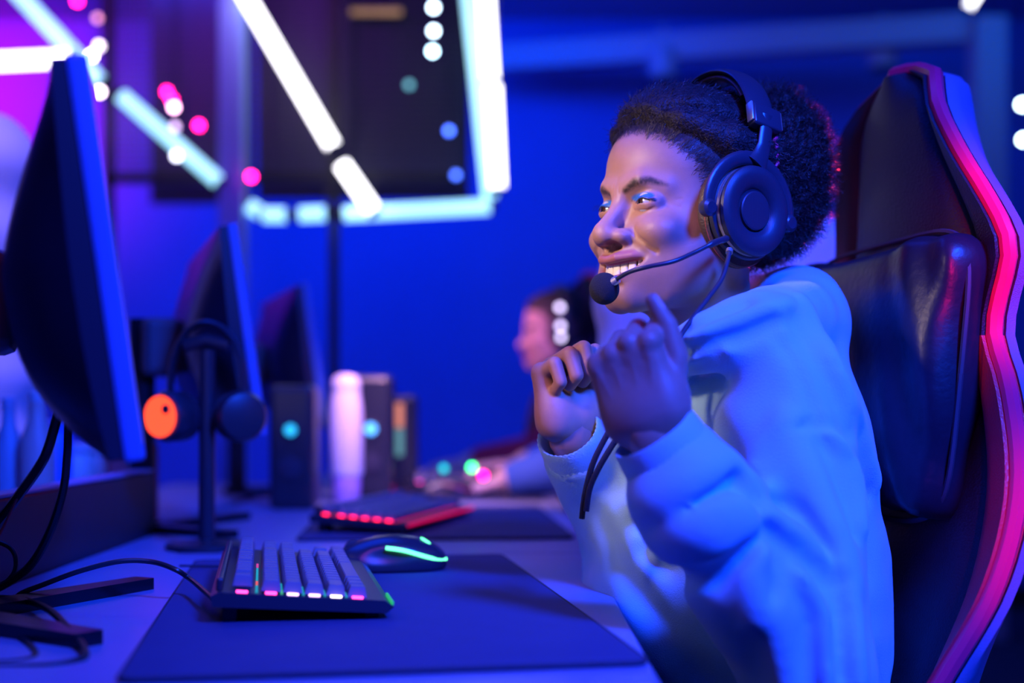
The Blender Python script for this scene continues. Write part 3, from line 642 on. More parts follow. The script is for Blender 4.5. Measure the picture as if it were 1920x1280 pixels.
def gaming_chair(loc, yaw, label):
    """local +x = facing direction, y = sideways, z from the floor"""
    o = empty('gaming_chair', loc, label, 'chair', 'black and red gaming chairs', yaw)
    zs = [0.46+(1.315-0.46)*k/44 for k in range(45)]; ts = [-1+2*k/24 for k in range(25)]
    def front(z, t):
        hw, fw, c_ = interp(z, HW), interp(z, FW), interp(z, CXF)
        bul = 0.020*(1-min(1, (t/0.74)**2)) if abs(t) < 0.74 else 0.0
        groove = -0.010*math.exp(-((abs(t)-0.74)/0.05)**2)
        return Vector((c_+fw*abs(t)**2.4+bul+groove, hw*t+interp(z, LEAN), z))
    def grid(t0, t1, n, name, m, parent=o, off=0.0):
        tt = [t0+(t1-t0)*k/n for k in range(n+1)]; v = [front(z, q)+Vector((off, 0, 0)) for z in zs for q in tt]; w_ = n+1
        vb = [Vector((p.x-0.026, p.y, p.z)) for p in v]; N = len(v); f = []
        for i in range(len(zs)-1):
            for k in range(n):
                a = i*w_+k; f.append((a, a+1, a+w_+1, a+w_)); f.append((N+a, N+a+w_, N+a+w_+1, N+a+1))
        for i in range(len(zs)-1):
            a = i*w_; f.append((a, a+w_, N+a+w_, N+a)); a = i*w_+n; f.append((a, N+a, N+a+w_, a+w_))
        for k in range(n):
            f.append((k, N+k, N+k+1, k+1)); a = (len(zs)-1)*w_+k; f.append((a, a+1, N+a+1, N+a))
        return MB().add(v+vb, f).build(name, m, parent, True, 50)
    grid(-0.74, 0.74, 18, 'backrest', M_lea)
    zs_all = zs
    for s in (-1, 1):
        zs = [z for z in zs_all if z <= 1.012]; grid(min(s*0.74, s), max(s*0.74, s), 6, 'side_bolster', M_red)
        zs = [z for z in zs_all if z >= 0.995]; grid(min(s*0.74, s), max(s*0.74, s), 6, 'head_wing', M_lea)
    zs = zs_all
    # outer shell
    v = []; n = 24
    for z in zs:
        hw, fw, c_ = interp(z, HW), interp(z, FW), interp(z, CXF)
        for q in ts: v.append(Vector((c_+fw*abs(q)**2.4-0.027-0.040*(1-q*q)-0.008, hw*q*1.02+interp(z, LEAN), z)))
    vi = [Vector((interp(p.z, CXF)+interp(p.z, FW)*min(1, abs(p.y-interp(p.z, LEAN))/(interp(p.z, HW)*1.02))**2.4-0.025, p.y, p.z)) for p in v]
    N = len(v); f = []
    for i in range(len(zs)-1):
        for k in range(n):
            a = i*(n+1)+k; f.append((a, a+n+1, a+n+2, a+1)); f.append((N+a, N+a+1, N+a+n+2, N+a+n+1))
        a = i*(n+1); f.append((a, N+a, N+a+n+1, a+n+1)); a += n; f.append((a, a+n+1, N+a+n+1, N+a))
    for k in range(n):
        f.append((k, k+1, N+k+1, N+k)); a = (len(zs)-1)*(n+1)+k; f.append((a, N+a, N+a+1, a+1))
    MB().add(v+vi, f).build('back_shell', M_shell, o, True, 50)
    edge = [front(z, -1)+Vector((-0.012, -0.004, 0)) for z in zs]+[front(1.315, q)+Vector((-0.012, 0, 0.004)) for q in (-0.5, 0, 0.5)]+[front(z, 1)+Vector((-0.012, 0.004, 0)) for z in reversed(zs)]
    MB().tube(edge, 0.0085, 8).build('piping', M_pipe, o, True)
    for s in (-1, 1):   # belt slots under the headrest
        MB().tube([front(1.015, s*0.60)+Vector((0.004, 0, -0.02)), front(1.015, s*0.34)+Vector((0.004, 0, -0.004))], 1, 10, flat=(0.014, 0.006, (0, 0, 1))).build('belt_slot', mat('slot_brown', (0.10, 0.06, 0.07), 0.4), o, True)
    # seat
    def fs(p):
        d = sd_box(p, (0.30, 0, 0.42), (0.25, 0.19, 0.05), 0.04)
        for s in (-1, 1): d = smin(d, sd_cap(p, (0.08, s*0.225, 0.45), (0.50, s*0.215, 0.44), 0.05), 0.03)
        return d
    sdf_obj('seat', fs, (-0.02, -0.33, 0.33), (0.6, 0.33, 0.54), 0.012, M_lea2, o, 2)
    for s in (-1, 1):
        MB().tube([(0.20, s*0.29, 0.36), (0.20, s*0.315, 0.40), (0.20, s*0.315, 0.63)], 0.018, 12).build('arm_post', M_plas, o, True)
        MB().box((0.27, 0.095, 0.026), (0.21, s*0.315, 0.645), 0.011, seg=3).build('armrest', M_plas, o, True)
    MB().tube([(0.24, 0, 0.09), (0.24, 0, 0.37)], [0.035, 0.028], 16).build('gas_lift', M_plas, o, True)
    MB().box((0.22, 0.24, 0.03), (0.24, 0, 0.365), 0.006).build('seat_plate', M_plas, o)
    MB().box((0.10, 0.30, 0.05), (0.06, 0, 0.43), 0.01).build('recline_hinge', M_plas, o)
    for k in range(5):
        a = 2*PI*k/5+0.3; e = Vector((0.24+0.30*math.cos(a), 0.30*math.sin(a), 0.075))
        MB().tube([(0.24, 0, 0.095), e], [0.03, 0.02], 10).build('base_arm', M_plas, o, True)
        MB().lathe([(0.025, -0.02), (0.030, -0.016), (0.030, 0.016), (0.025, 0.02)], 16, Matrix.Translation(e+Vector((0, 0, -0.045))) @ Matrix.Rotation(a+PI/2, 4, 'Z') @ Matrix.Rotation(PI/2, 4, 'X')).build('caster', M_plas, o, True)
    return o
YC = math.radians(190)
ch1 = gaming_chair((0.46, 1.45, 0), YC, 'large black gaming chair with red piping behind the woman')
ch3 = gaming_chair((0.235, 3.70, 0), math.radians(200), 'red-edged gaming chair behind the far man')
# lumbar pillow strapped to the near chair
def fp(p):
    y, z, x = p[:, 1], p[:, 2], p[:, 0]
    a = np.abs(y)/0.20; 
    hz = 0.145+0.035*a**3; d2 = sd_box(np.stack([x, y, z], 1), (0, 0, 0), (0.048, 0.195, 0.150), 0.044)
    d2 = smax(d2, np.abs(z)-hz, 0.03)
    pinch = 0.022*np.clip(a, 0, 1.2)**4+0.012*np.clip(np.abs(z)/0.15, 0, 1.2)**4
    wr = 0.004*np.sin(y*95+z*40)*np.exp(-((np.abs(y)-0.16)/0.05)**2)
    return np.maximum(d2, (np.abs(x)-0.048+pinch))*0.8+wr
o = empty('lumbar_pillow', (0, 0, 0), "glossy black lumbar pillow on the near chair, behind the woman's back", 'pillow')
sdf_obj('cushion', fp, (-0.09, -0.24, -0.20), (0.09, 0.24, 0.20), 0.008, M_lea2, o, 2)
pts = [(0.0, 0.199*math.copysign(abs(math.cos(a))**0.35, math.cos(a)), 0.166*math.copysign(abs(math.sin(a))**0.35, math.sin(a))*(0.93)) for a in [2*PI*k/60 for k in range(61)]]
MB().tube(pts, 0.003, 6).build('seam', M_stitch, o, True)
for s in (-1, 1):
    MB().tube([(-0.03, s*0.10, 0.145), (-0.07, s*0.095, 0.19)], 1, 8, flat=(0.012, 0.002, (0, 1, 0))).build('strap', M_stitch, o, True)
Fc = Vector((math.cos(YC), math.sin(YC), 0))
o.matrix_world = Matrix.Translation(Vector((0.46, 1.475, 0.965))+Fc*0.050) @ Matrix.Rotation(YC, 4, 'Z') @ Matrix.Rotation(math.radians(-6), 4, 'Y')
# ---------------------------------------------------------------- the woman
def attach(o, parent):
    o.parent = parent; o.matrix_parent_inverse = Matrix.Translation(-parent.location); return o
def merge_np(parts):
    V, Fc_, Cl = [], [], []; n = 0
    for v, f, c_ in parts: V.append(v); Fc_.append(f+n); Cl.append(c_); n += len(v)
    return np.concatenate(V), np.concatenate(Fc_), np.concatenate(Cl)
def crease(p, d, pts, amp, wid):
    q = None
    for a, b in zip(pts, pts[1:]):
        e = sd_cap(p, a, b, 0.0); q = e if q is None else np.minimum(q, e)
    return d+amp*np.exp(-(q/wid)**2)
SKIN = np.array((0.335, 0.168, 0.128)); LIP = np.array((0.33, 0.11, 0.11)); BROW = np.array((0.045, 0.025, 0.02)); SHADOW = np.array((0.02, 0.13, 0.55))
M_skin = mat('skin', (0.4, 0.2, 0.13), 0.48, attr='tint', noise=(180, 0.08), bump=('noise', 1400, 0.12), sss=0.10, spec=0.4)
def yh(z): return np.interp(z, [-6, 0.0, 2.0, 4.0, 6.2, 7.6, 9.0, 11], [1.4, 2.4, 3.3, 4.6, 7.0, 8.6, 10.2, 13])
def frame(yaw_f, pitch, roll=0.0):
    """columns right, forward, up; yaw_f = heading of the forward axis in the XY plane"""
    Fw = Vector((math.cos(yaw_f), math.sin(yaw_f), 0)); Up = Vector((0, 0, 1)); Rt = Fw.cross(Up)
    f2 = Fw*math.cos(pitch)+Up*math.sin(pitch); u2 = Up*math.cos(pitch)-Fw*math.sin(pitch)
    r3 = Rt*math.cos(roll)+u2*math.sin(roll); u3 = u2*math.cos(roll)-Rt*math.sin(roll)
    return np.array([[r3[i], f2[i], u3[i]] for i in range(3)])
H0 = np.array((0.183, 1.34, 1.130)); HR = frame(math.radians(180+32), math.radians(4))
def hw_(p):    # head-local centimetres -> world
    return H0+(np.atleast_2d(p) @ HR.T)*0.01
def hv(x, y, z): return Vector(hw_((x, y, z))[0])
def head_base(p):
    x, y, z = p[:, 0], p[:, 1], p[:, 2]; s = p.copy(); s[:, 0] = np.abs(x); ax_ = s[:, 0]
    d = sd_ell(p, (0, -1.2, 3.6), (7.4, 9.4, 8.7))
    d = smin(d, sd_ell(p, (0, 2.5, 4.4), (6.4, 6.5, 5.6)), 2.0)
    d = smin(d, sd_ell(p, (0, 2.4, -2.6), (6.7, 6.3, 6.2)), 2.5)
    d = smin(d, sd_chain(s, [(5.2, 0.0, -4.2), (4.9, 1.4, -6.9), (3.3, 4.8, -8.7), (1.2, 7.1, -9.3)], [1.7, 1.6, 1.45, 1.4]), 3.4)
    d = smin(d, sd_ell(s, (3.9, 3.4, -5.0), (2.7, 3.6, 3.4)), 2.4)
    d = smin(d, sd_ell(p, (0, 7.7, -9.05), (2.2, 1.6, 1.45)), 1.3)
    d = smin(d, sd_ell(p, (0, 6.3, -6.3), (4.2, 3.5, 3.1)), 1.6)
    d = smin(d, sd_ell(s, (4.1, 6.8, -2.9), (2.3, 2.1, 1.75)), 1.3)
    d = smin(d, sd_chain(s, [(0.5, 8.5, 1.5), (2.8, 8.35, 2.1), (4.3, 6.6, 1.6)], [0.58, 0.60, 0.25]), 1.8)
    d = smax(d, -sd_ell(s, (3.1, 9.6, 0.15), (1.9, 1.55, 0.95)), 1.0)
    d = smax(d, -sd_ell(s, (1.5, 9.4, -0.6), (0.55, 0.9, 1.2)), 0.8)
    # nose
    d = smin(d, sd_chain(p, [(0, 8.3, 1.0), (0, 9.4, -1.2), (0, 10.45, -2.8)], [0.72, 0.82, 0.98]), 0.9)
    d = smin(d, sd_ell(p, (0, 10.5, -3.35), (1.32, 1.15, 1.05)), 0.6)
    d = smin(d, sd_ell(s, (1.6, 9.25, -3.45), (1.0, 1.15, 0.82)), 0.75)
    # lids around the eyeballs
    d = smin(d, sd_ell(s, (3.15, 7.30, -0.05), (1.62, 1.42, 1.25)), 0.45)
    zc = -0.10+0.06*(1.0-((ax_-3.1)/1.4)**2)
    slit = (np.sqrt(((ax_-3.12)/1.38)**2+((y-8.9)/1.2)**2+((z-zc)/(0.17))**2)-1)*0.165
    d = smax(d, -slit, 0.10)
    # lips and smile
    zc = -6.75+0.085*ax_**2
    hole = (np.sqrt((ax_/4.05)**2+((y-9.6)/3.6)**2+((z-zc)/1.05)**2)-1)*0.85
    d = smax(d, -hole, 0.25)
    d = smin(d, sd_chain(s, [(0, 9.8, -5.72), (1.2, 9.62, -5.56), (2.6, 8.7, -5.35), (4.0, 6.95, -5.25)], [0.42, 0.48, 0.38, 0.22]), 0.35)
    d = smin(d, sd_chain(s, [(0, 9.35, -7.85), (1.4, 9.1, -7.6), (2.9, 8.1, -6.75), (4.0, 6.95, -5.5)], [0.52, 0.48, 0.36, 0.22]), 0.4)
    d = smax(d, -sd_ell(s, (0.95, 9.8, -4.3), (0.6, 1.0, 0.45)), 0.22)
    # ears, neck
    d = smin(d, sd_ell(s, (7.2, -0.9, -0.9), (0.7, 1.7, 2.8)), 0.4)
    d = smin(d, sd_cap(p, (0, -2.2, -5.5), (0, -4.2, -19.5), 5.0, 5.7), 2.5)
    return d
LINES = [([(1.9, 0.62), (3.1, 0.88), (4.4, 0.5)], 0.08, 0.12), ([(1.8, -0.72), (3.1, -1.02), (4.4, -0.72)], 0.12, 0.15), ([(4.7, 0.0), (5.7, 0.35)], 0.06, 0.09), ([(4.7, -0.25), (5.7, -0.5)], 0.06, 0.09),
    ([(2.55, -2.8), (3.3, -3.6), (4.2, -4.3), (4.8, -5.1)], 0.22, 0.24), ([(0.0, -4.6), (0.0, -5.1)], 0.08, 0.22),
    ([(0.0, -8.6), (0.8, -8.6), (1.5, -8.4)], 0.16, 0.35), ([(0.45, 1.9), (0.55, 1.0)], 0.07, 0.13), ([(2.2, -3.0), (2.65, -3.5), (2.5, -4.2)], 0.10, 0.16)]
FACE_LINES = []
for xz, amp_, wid_ in LINES:
    q = np.array([(x, 13.0, z) for x, z in xz], np.float32)
    for _ in range(60): q[:, 1] -= np.clip(head_base(q), -0.5, 0.5)*0.7
    FACE_LINES.append((q.copy(), amp_, wid_))
def head_sdf(p):
    d = head_base(p); near = (np.abs(d) < 1.0) & (p[:, 1] > 4)
    if near.any():
        q = p[near].copy(); q[:, 0] = np.abs(q[:, 0]); e = d[near]
        for pts, amp_, wid_ in FACE_LINES: e = crease(q, e, pts, amp_, wid_)
        d = d.copy(); d[near] = e
    return d
def head_tint(v, brow=BROW, shade=True, lip=LIP, skin=SKIN):
    c_ = np.tile(skin, (len(v), 1)); s = v.copy(); s[:, 0] = np.abs(s[:, 0])
    def mixin(wgt, col_): 
        nonlocal c_; wgt = np.clip(wgt, 0, 1)[:, None]; c_ = c_*(1-wgt)+col_*wgt
    up = sd_chain(s, [(0, 9.9, -5.72), (1.2, 9.7, -5.56), (2.6, 8.8, -5.35), (4.0, 7.0, -5.25)], [0.55, 0.62, 0.48, 0.25])
    lo_ = sd_chain(s, [(0, 9.45, -7.85), (1.4, 9.2, -7.6), (2.9, 8.2, -6.75), (4.0, 7.0, -5.5)], [0.62, 0.58, 0.45, 0.25])
    mixin(0.5-np.minimum(up, lo_)/0.16, lip)
    inner = (np.sqrt((s[:, 0]/3.5)**2+((v[:, 1]-7.4)/1.7)**2+((v[:, 2]+6.7-0.10*s[:, 0]**2)/1.2)**2)-1)
    mixin(-inner*6*(v[:, 1] < 8.9), np.array((0.30, 0.07, 0.08)))
    b = sd_chain(s, [(1.25, 9.1, 1.25), (2.6, 9.0, 1.85), (3.9, 8.3, 2.05), (5.3, 6.9, 1.6)], [0.30, 0.48, 0.42, 0.18])
    mixin((0.5-b/0.30)*(0.75+0.25*vnoise(v, 6, 4)), brow)
    hz = yh(v[:, 2])-v[:, 1]; mixin(np.clip((hz+1.3)/2.2, 0, 1)**1.5*0.9*(v[:, 2] > -3)*(v[:, 2] < 12)*(0.9+0.3*vnoise(v, 5, 7)), np.array((0.02, 0.012, 0.012)))
    if shade:
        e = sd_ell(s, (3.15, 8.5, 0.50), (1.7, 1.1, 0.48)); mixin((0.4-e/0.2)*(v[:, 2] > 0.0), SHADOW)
        e = sd_chain(s, [(1.95, 8.6, 0.05), (3.1, 8.85, 0.22), (4.6, 7.9, 0.05)], [0.10, 0.20, 0.18]); mixin(0.5-e/0.1, np.array((0.005, 0.005, 0.008)))
    return c_
def np_part(fn, lo, hi, h, it, tint, toworld):
    v, f = nets(fn, lo, hi, h); v = relax(v, f, it) if it else v
    return toworld(v), f, tint(v)
parts = [np_part(head_sdf, (-8.6, -11.2, -20), (8.6, 12.4, 13), 0.125, 1, head_tint, hw_)]
# ---- fists, local centimetres: x = thumb side, y = back of the hand, z = wrist to knuckles
def fist_sdf(thumb_up, fd):
    def fn(p):
        d = sd_box(p, (-0.1, 0.0, 4.4), (3.7, 1.35, 4.1), 1.2)
        d = smin(d, sd_ell(p, (2.4, -0.9, 3.0), (1.9, 1.7, 2.6)), 0.9)
        d = smin(d, sd_ell(p, (-2.3, -0.8, 2.8), (1.6, 1.5, 2.7)), 0.9)
        d = smin(d, sd_cap(p*np.array((0.88, 1.12, 1.0), np.float32), (0, 0, 1.6), fd*7.0*np.array((0.88, 1.12, 1.0)), 2.5, 2.3), 2.6)
        for u, w, L, r in ((2.85, 8.1, 4.1, 0.98), (0.95, 8.55, 4.4, 1.0), (-0.98, 8.15, 4.1, 0.96), (-2.80, 7.3, 3.3, 0.85)):
            k = L/4.2
            pts = [(u*0.97, 0.35, w-0.3), (u, -3.35*k, w+0.75), (u*0.98, -3.95*k, w-1.75*k), (u*0.95, -2.55*k, w-2.75*k)]
            f = sd_chain(p, pts, [r*1.03, r*0.96, r*0.88, r*0.78]); f = smin(f, sd_ell(p, pts[0], (r*1.0, r*1.02, r*1.05)), 0.3)
            d = smin(d, f, 0.28)
        if thumb_up: pts = [(2.6, -0.9, 2.6), (4.0, -1.7, 5.6), (4.15, -1.9, 8.6), (3.75, -1.6, 11.2)]
        else: pts = [(2.6, -1.0, 2.6), (4.0, -2.4, 5.2), (3.6, -4.4, 6.9), (1.6, -5.1, 7.2)]
        f = sd_chain(p, pts, [1.35, 1.12, 0.98, 0.66]); d = smin(d, f, 0.35)
        for u in (1.9, 0.0, -1.9): d = crease(p, d, [(u, 1.6, 8.3), (u, 1.45, 6.5)], 0.10, 0.4)
        for u in (2.85, 0.95, -0.95, -2.7): d = crease(p, d, [(u*0.6, 1.35, 2.0), (u*0.95, 1.55, 6.8)], -0.07, 0.25)
        return d
    return fn
NAIL = np.array((0.55, 0.28, 0.24))
def fist_tint(thumb_up):
    def fn(v):
        c_ = np.tile(SKIN, (len(v), 1)); w_ = np.clip((-v[:, 1]-0.3)/2.5, 0, 1)[:, None]*np.clip((6-v[:, 2])/2, 0, 1)[:, None]
        c_ = c_*(1-0.5*w_)+np.array((0.52, 0.30, 0.22))*0.5*w_
        if thumb_up:
            n = sd_ell(v, (4.25, -1.55, 10.7), (0.55, 0.42, 1.0)); w_ = np.clip(0.5-n/0.12, 0, 1)[:, None]; c_ = c_*(1-w_)+NAIL*w_
        return c_
    return fn
def hand_frame(A, N, left):
    A = Vector(A).normalized(); N = Vector(N); N = (N-A*N.dot(A)).normalized(); u = A.cross(N) if left else N.cross(A)
    return np.array([[u[i], N[i], A[i]] for i in range(3)])
WN = P(1222, 808, 1.075); WF = P(1066, 812, 1.325)
RN = hand_frame((-0.34, -0.02, 0.94), (-0.45, -0.88, 0.0), True)
RF = hand_frame((-0.14, 0.0, 0.99), (-0.62, 0.78, 0.0), False)
def hand_world(W, R, sc): return lambda v: np.array(W)+(v @ R.T)*0.01*sc
SHN, ELN = Vector((0.262, 1.205, 0.945)), Vector((0.262, 1.125, 0.700))
SHF, ELF = Vector((0.195, 1.545, 0.945)), Vector((0.175, 1.505, 0.725))
for W, R, tu, sc, E_ in ((WN, RN, True, 0.92, ELN), (WF, RF, False, 0.90, ELF)):
    fd = np.array((E_-W).normalized()) @ R
    v, f, c_ = np_part(fist_sdf(tu, fd), (-8, -9.5, -9), (9, 9, 12.5), 0.14, 1, fist_tint(tu), hand_world(W, R, sc))
    if np.linalg.det(R) < 0: f = f[:, ::-1]
    parts.append((v, f, c_))
# ---- body core under the clothes
TR = frame(math.radians(180+16), 0.0)
def core(p):
    d = sd_ell(p, (0.25, 1.385, 0.80), (0.150, 0.095, 0.22), TR)
    d = smin(d, sd_ell(p, (0.29, 1.39, 0.56), (0.155, 0.11, 0.12), TR), 0.08)
    d = smin(d, sd_cap(p, (0.218, 1.362, 0.90), hw_((0, -4.0, -17))[0], 0.055), 0.04)
    for S_, E_, W_ in ((SHN, ELN, WN), (SHF, ELF, WF)):
        d = smin(d, sd_chain(p, [S_, E_], [0.045, 0.036]), 0.03); d = smin(d, sd_chain(p, [E_, W_], [0.036, 0.024]), 0.01)
    return d
parts.append(np_part(core, (-0.02, 1.0, 0.42), (0.50, 1.70, 1.02), 0.010, 1, lambda v: np.tile(SKIN, (len(v), 1)), lambda v: v))
V, Fq, Cq = merge_np(parts)
woman = np_mesh('person', V, Fq, M_skin, None, Cq)
relocate(woman, (0.29, 1.39, 0.46))
tag(woman, 'smiling woman in a light blue hoodie and headset raising both fists', 'person')
# ---- eyes, teeth, lashes
M_eye = mat('eye', (0.9, 0.9, 0.9), 0.12, attr='tint', coat=0.6)
gaze = Vector((0.06, 1, 0.02)).normalized()
for sx in (-1, 1):
    b = bmesh.new(); bmesh.ops.create_uvsphere(b, u_segments=40, v_segments=24, radius=1.26)
    b.verts.ensure_lookup_table(); b.verts.index_update()
    v = np.array([q.co[:] for q in b.verts]); fl = [[q.index for q in f.verts] for f in b.faces]; b.free()
    ang = np.degrees(np.arccos(np.clip(v @ np.array(gaze)/1.26, -1, 1)))
    c_ = np.where(ang[:, None] < 12, 0.004, np.where(ang[:, None] < 27, np.array((0.05, 0.022, 0.012)), np.array((0.42, 0.40, 0.42))))
    me = bpy.data.meshes.new('eye'); me.from_pydata(hw_(v+np.array((sx*3.12, 7.42, -0.02))).tolist(), [], fl)
    a = me.attributes.new('tint', 'FLOAT_COLOR', 'POINT'); a.data.foreach_set('color', np.concatenate([c_, np.ones((len(v), 1))], 1).astype(np.float32).ravel())
    me.polygons.foreach_set('use_smooth', [True]*len(me.polygons)); me.materials.append(M_eye)
    o = bpy.data.objects.new('eye', me); COL.objects.link(o); attach(o, woman)
    mb = MB()
    for k in range(22):
        u = k/21; x0 = sx*(1.95+2.75*u); y0 = 8.72-0.55*(2*u-0.85)**2*0.9; z0 = 0.10+0.20*(1-(2*u-1)**2)
        tip = Vector((x0+sx*(0.15+0.5*(u-0.3)), y0+0.55, z0+0.18)); a0 = Vector((x0, y0, z0)); w2 = Vector((0.03, 0, 0))
        mb.add([hv(*(a0-w2)), hv(*(a0+w2)), hv(*((a0+tip)/2+Vector((0, 0.06, -0.10))+w2*0.7)), hv(*((a0+tip)/2+Vector((0, 0.06, -0.10))-w2*0.7)), hv(*tip)], [(0, 1, 2, 3), (3, 2, 4)])
    attach(mb.build('eyelashes', mat('lash_black', (0.004, 0.004, 0.006), 0.6)), woman)
M_teeth = mat('teeth', (0.82, 0.74, 0.62), 0.18, coat=0.4); M_gum = mat('gums', (0.45, 0.14, 0.13), 0.35)
mb = MB(); xs = [0.46, 1.30, 2.06, 2.74, 3.32]; wd = [0.90, 0.76, 0.76, 0.66, 0.62]; ht = [1.35, 1.22, 1.25, 1.05, 0.9]
for sx in (-1, 1):
    for x0, w0, h0 in zip(xs, wd, ht):
        y0 = 9.15-0.165*x0**2; sl = -2*0.165*x0; zt = -5.95+0.065*x0**2
        R3 = Matrix.Rotation(math.atan(sl)*sx, 3, 'Z')
        b = bmesh.new(); bmesh.ops.create_cube(b, size=1); bmesh.ops.scale(b, vec=(w0*1.05, 0.5, h0), verts=b.verts)
        bmesh.ops.bevel(b, geom=b.edges[:], offset=0.17, segments=3, affect='EDGES', profile=0.5)
        b.verts.ensure_lookup_table(); b.verts.index_update()
        mb.add([hv(*(R3 @ q.co+Vector((sx*x0, y0-0.22, zt-h0/2)))) for q in b.verts], [[q.index for q in f.verts] for f in b.faces]); b.free()
attach(mb.build('teeth', M_teeth, None, True, 60), woman)
gum = [hv(x0, 9.0-0.165*x0**2, -5.9+0.065*x0**2) for x0 in [k*0.3-3.3 for k in range(23)]]
attach(MB().tube(gum, 0.0036, 10).build('gums', M_gum, None, True), woman)
# ---------------------------------------------------------------- hair
def hair_base(p):
    d = sd_ell(p, (0, -2.0, 4.2), (8.0, 9.8, 9.5))
    d = smin(d, sd_ell(p, (0, 2.2, 8.3), (6.5, 6.4, 5.2)), 1.5)
    s = p.copy(); s[:, 0] = np.abs(s[:, 0])
    d = smin(d, sd_chain(s, [(4.6, 5.6, 8.0), (6.9, 1.0, 6.8), (7.0, -4.5, 6.0)], [1.7, 1.9, 1.8]), 0.9)
    d = smin(d, sd_ell(p, (0, -10.2, 5.8), (7.8, 6.5, 9.5)), 1.6)
    d = crease(s, d, [(3.6, 7.8, 9.6), (6.2, 3.0, 9.6), (6.9, -3.0, 9.2)], 0.5, 0.5)
    gap = yh(p[:, 2])-p[:, 1]; d = d+3.3*np.clip(1-gap/4.2, 0, 1)**2
    d = smax(d, (-gap)*0.75, 0.9)
    d = smax(d, -6.5-p[:, 2], 1.0)
    return d
def hair_sdf(p):
    bk = np.clip((-p[:, 1]-1.0)/5.0, 0.25, 1)
    return hair_base(p)+bk*(0.42*vnoise(p, 0.8, 1)+0.26*vnoise(p, 1.9, 2))
M_hair = mat('hair', (0.016, 0.010, 0.012), 0.55, noise=(60, 0.4), bump=('noise', 420, 0.9), spec=0.35)
v, f = nets(hair_sdf, (-10, -20, -8), (10, 11, 18), 0.22)
hair_o = attach(np_mesh('hair', hw_(v), f, M_hair), woman)
rng = np.random.default_rng(3)
tri = v[f]; fc = tri.mean(1); nr = np.cross(tri[:, 2]-tri[:, 0], tri[:, 3]-tri[:, 1]); ar = np.linalg.norm(nr, axis=1); nr = nr/np.maximum(ar, 1e-9)[:, None]
ids = rng.choice(len(f), 21000, p=ar/ar.sum()); c0 = fc[ids]; n0 = nr[ids]
bk = np.clip((-c0[:, 1]-1)/6, 0, 1)[:, None]
back = np.array((0, -1.0, 0.12)); tang = back-n0*(n0 @ back)[:, None]
dirn = n0*(0.25+0.75*bk)+tang*(1.0-0.85*bk)+rng.normal(0, 0.35, (len(ids), 3)); dirn /= np.linalg.norm(dirn, axis=1)[:, None]
ln = (0.8+0.9*rng.random(len(ids)))*(0.75+0.35*bk[:, 0]); e1 = np.cross(dirn, rng.normal(0, 1, (len(ids), 3))); e1 /= np.linalg.norm(e1, axis=1)[:, None]; e2 = np.cross(dirn, e1)
steps = 7; ph = rng.random(len(ids))*6.28; fr = 5+4*rng.random(len(ids)); VS = []
for k in range(steps):
    t_ = k/(steps-1); rad = (0.05+0.13*bk[:, 0])*min(1, t_*3)
    cpt = c0-n0*0.15+dirn*(ln*t_)[:, None]+e1*(rad*np.cos(ph+fr*t_*2))[:, None]+e2*(rad*np.sin(ph+fr*t_*2))[:, None]
    wv = e1*(0.030*(1-0.6*t_)); VS.append(cpt-wv); VS.append(cpt+wv)
VS = np.stack(VS, 1); n_ = len(ids); base_i = np.arange(n_)[:, None]*(2*steps)
FS = np.concatenate([base_i+np.array([[2*k, 2*k+1, 2*k+3, 2*k+2]]) for k in range(steps-1)])
fz = attach(np_mesh('hair_curls', hw_(VS.reshape(-1, 3)), FS, mat('hair_curl', (0.02, 0.012, 0.014), 0.5, spec=0.4)), woman)
tag(fz, kind='stuff')
# baby hairs along the hairline
hvv, hff = nets(head_sdf, (-8.6, -4, 0.5), (8.6, 11, 13), 0.30)
tri = hvv[hff]; fc = tri.mean(1); nr = np.cross(tri[:, 2]-tri[:, 0], tri[:, 3]-tri[:, 1]); nr /= np.maximum(np.linalg.norm(nr, axis=1), 1e-9)[:, None]
gp = yh(fc[:, 2])-fc[:, 1]; ok = np.where((gp > -0.9) & (gp < 2.2) & (fc[:, 2] > 1.0))[0]
ids = rng.choice(ok, 4200); c0 = fc[ids]+rng.normal(0, 0.12, (len(ids), 3)); n0 = nr[ids]; keep = rng.random(len(ids)) < np.clip((gp[ids]+1.0)/1.6, 0.05, 1); c0, n0 = c0[keep], n0[keep]
back = np.array((0, -0.8, 0.6)); dirn = back-n0*(n0 @ back)[:, None]; dirn = dirn/np.linalg.norm(dirn, axis=1)[:, None]+n0*0.22+rng.normal(0, 0.22, c0.shape)
ln = 0.5+0.8*rng.random(len(c0)); sd_ = np.cross(n0, dirn); sd_ /= np.linalg.norm(sd_, axis=1)[:, None]; VS = []
for k in range(4):
    t_ = k/3; cpt = c0+n0*0.02+dirn*(ln*t_)[:, None]+sd_*(0.12*np.sin(t_*5+ln*9))[:, None]; wv = sd_*(0.020*(1-0.7*t_)); VS.append(cpt-wv); VS.append(cpt+wv)
VS = np.stack(VS, 1); base_i = np.arange(len(c0))[:, None]*8
FS = np.concatenate([base_i+np.array([[2*k, 2*k+1, 2*k+3, 2*k+2]]) for k in range(3)])
tag(attach(np_mesh('baby_hair', hw_(VS.reshape(-1, 3)), FS, MATS['hair_curl']), woman), kind='stuff')
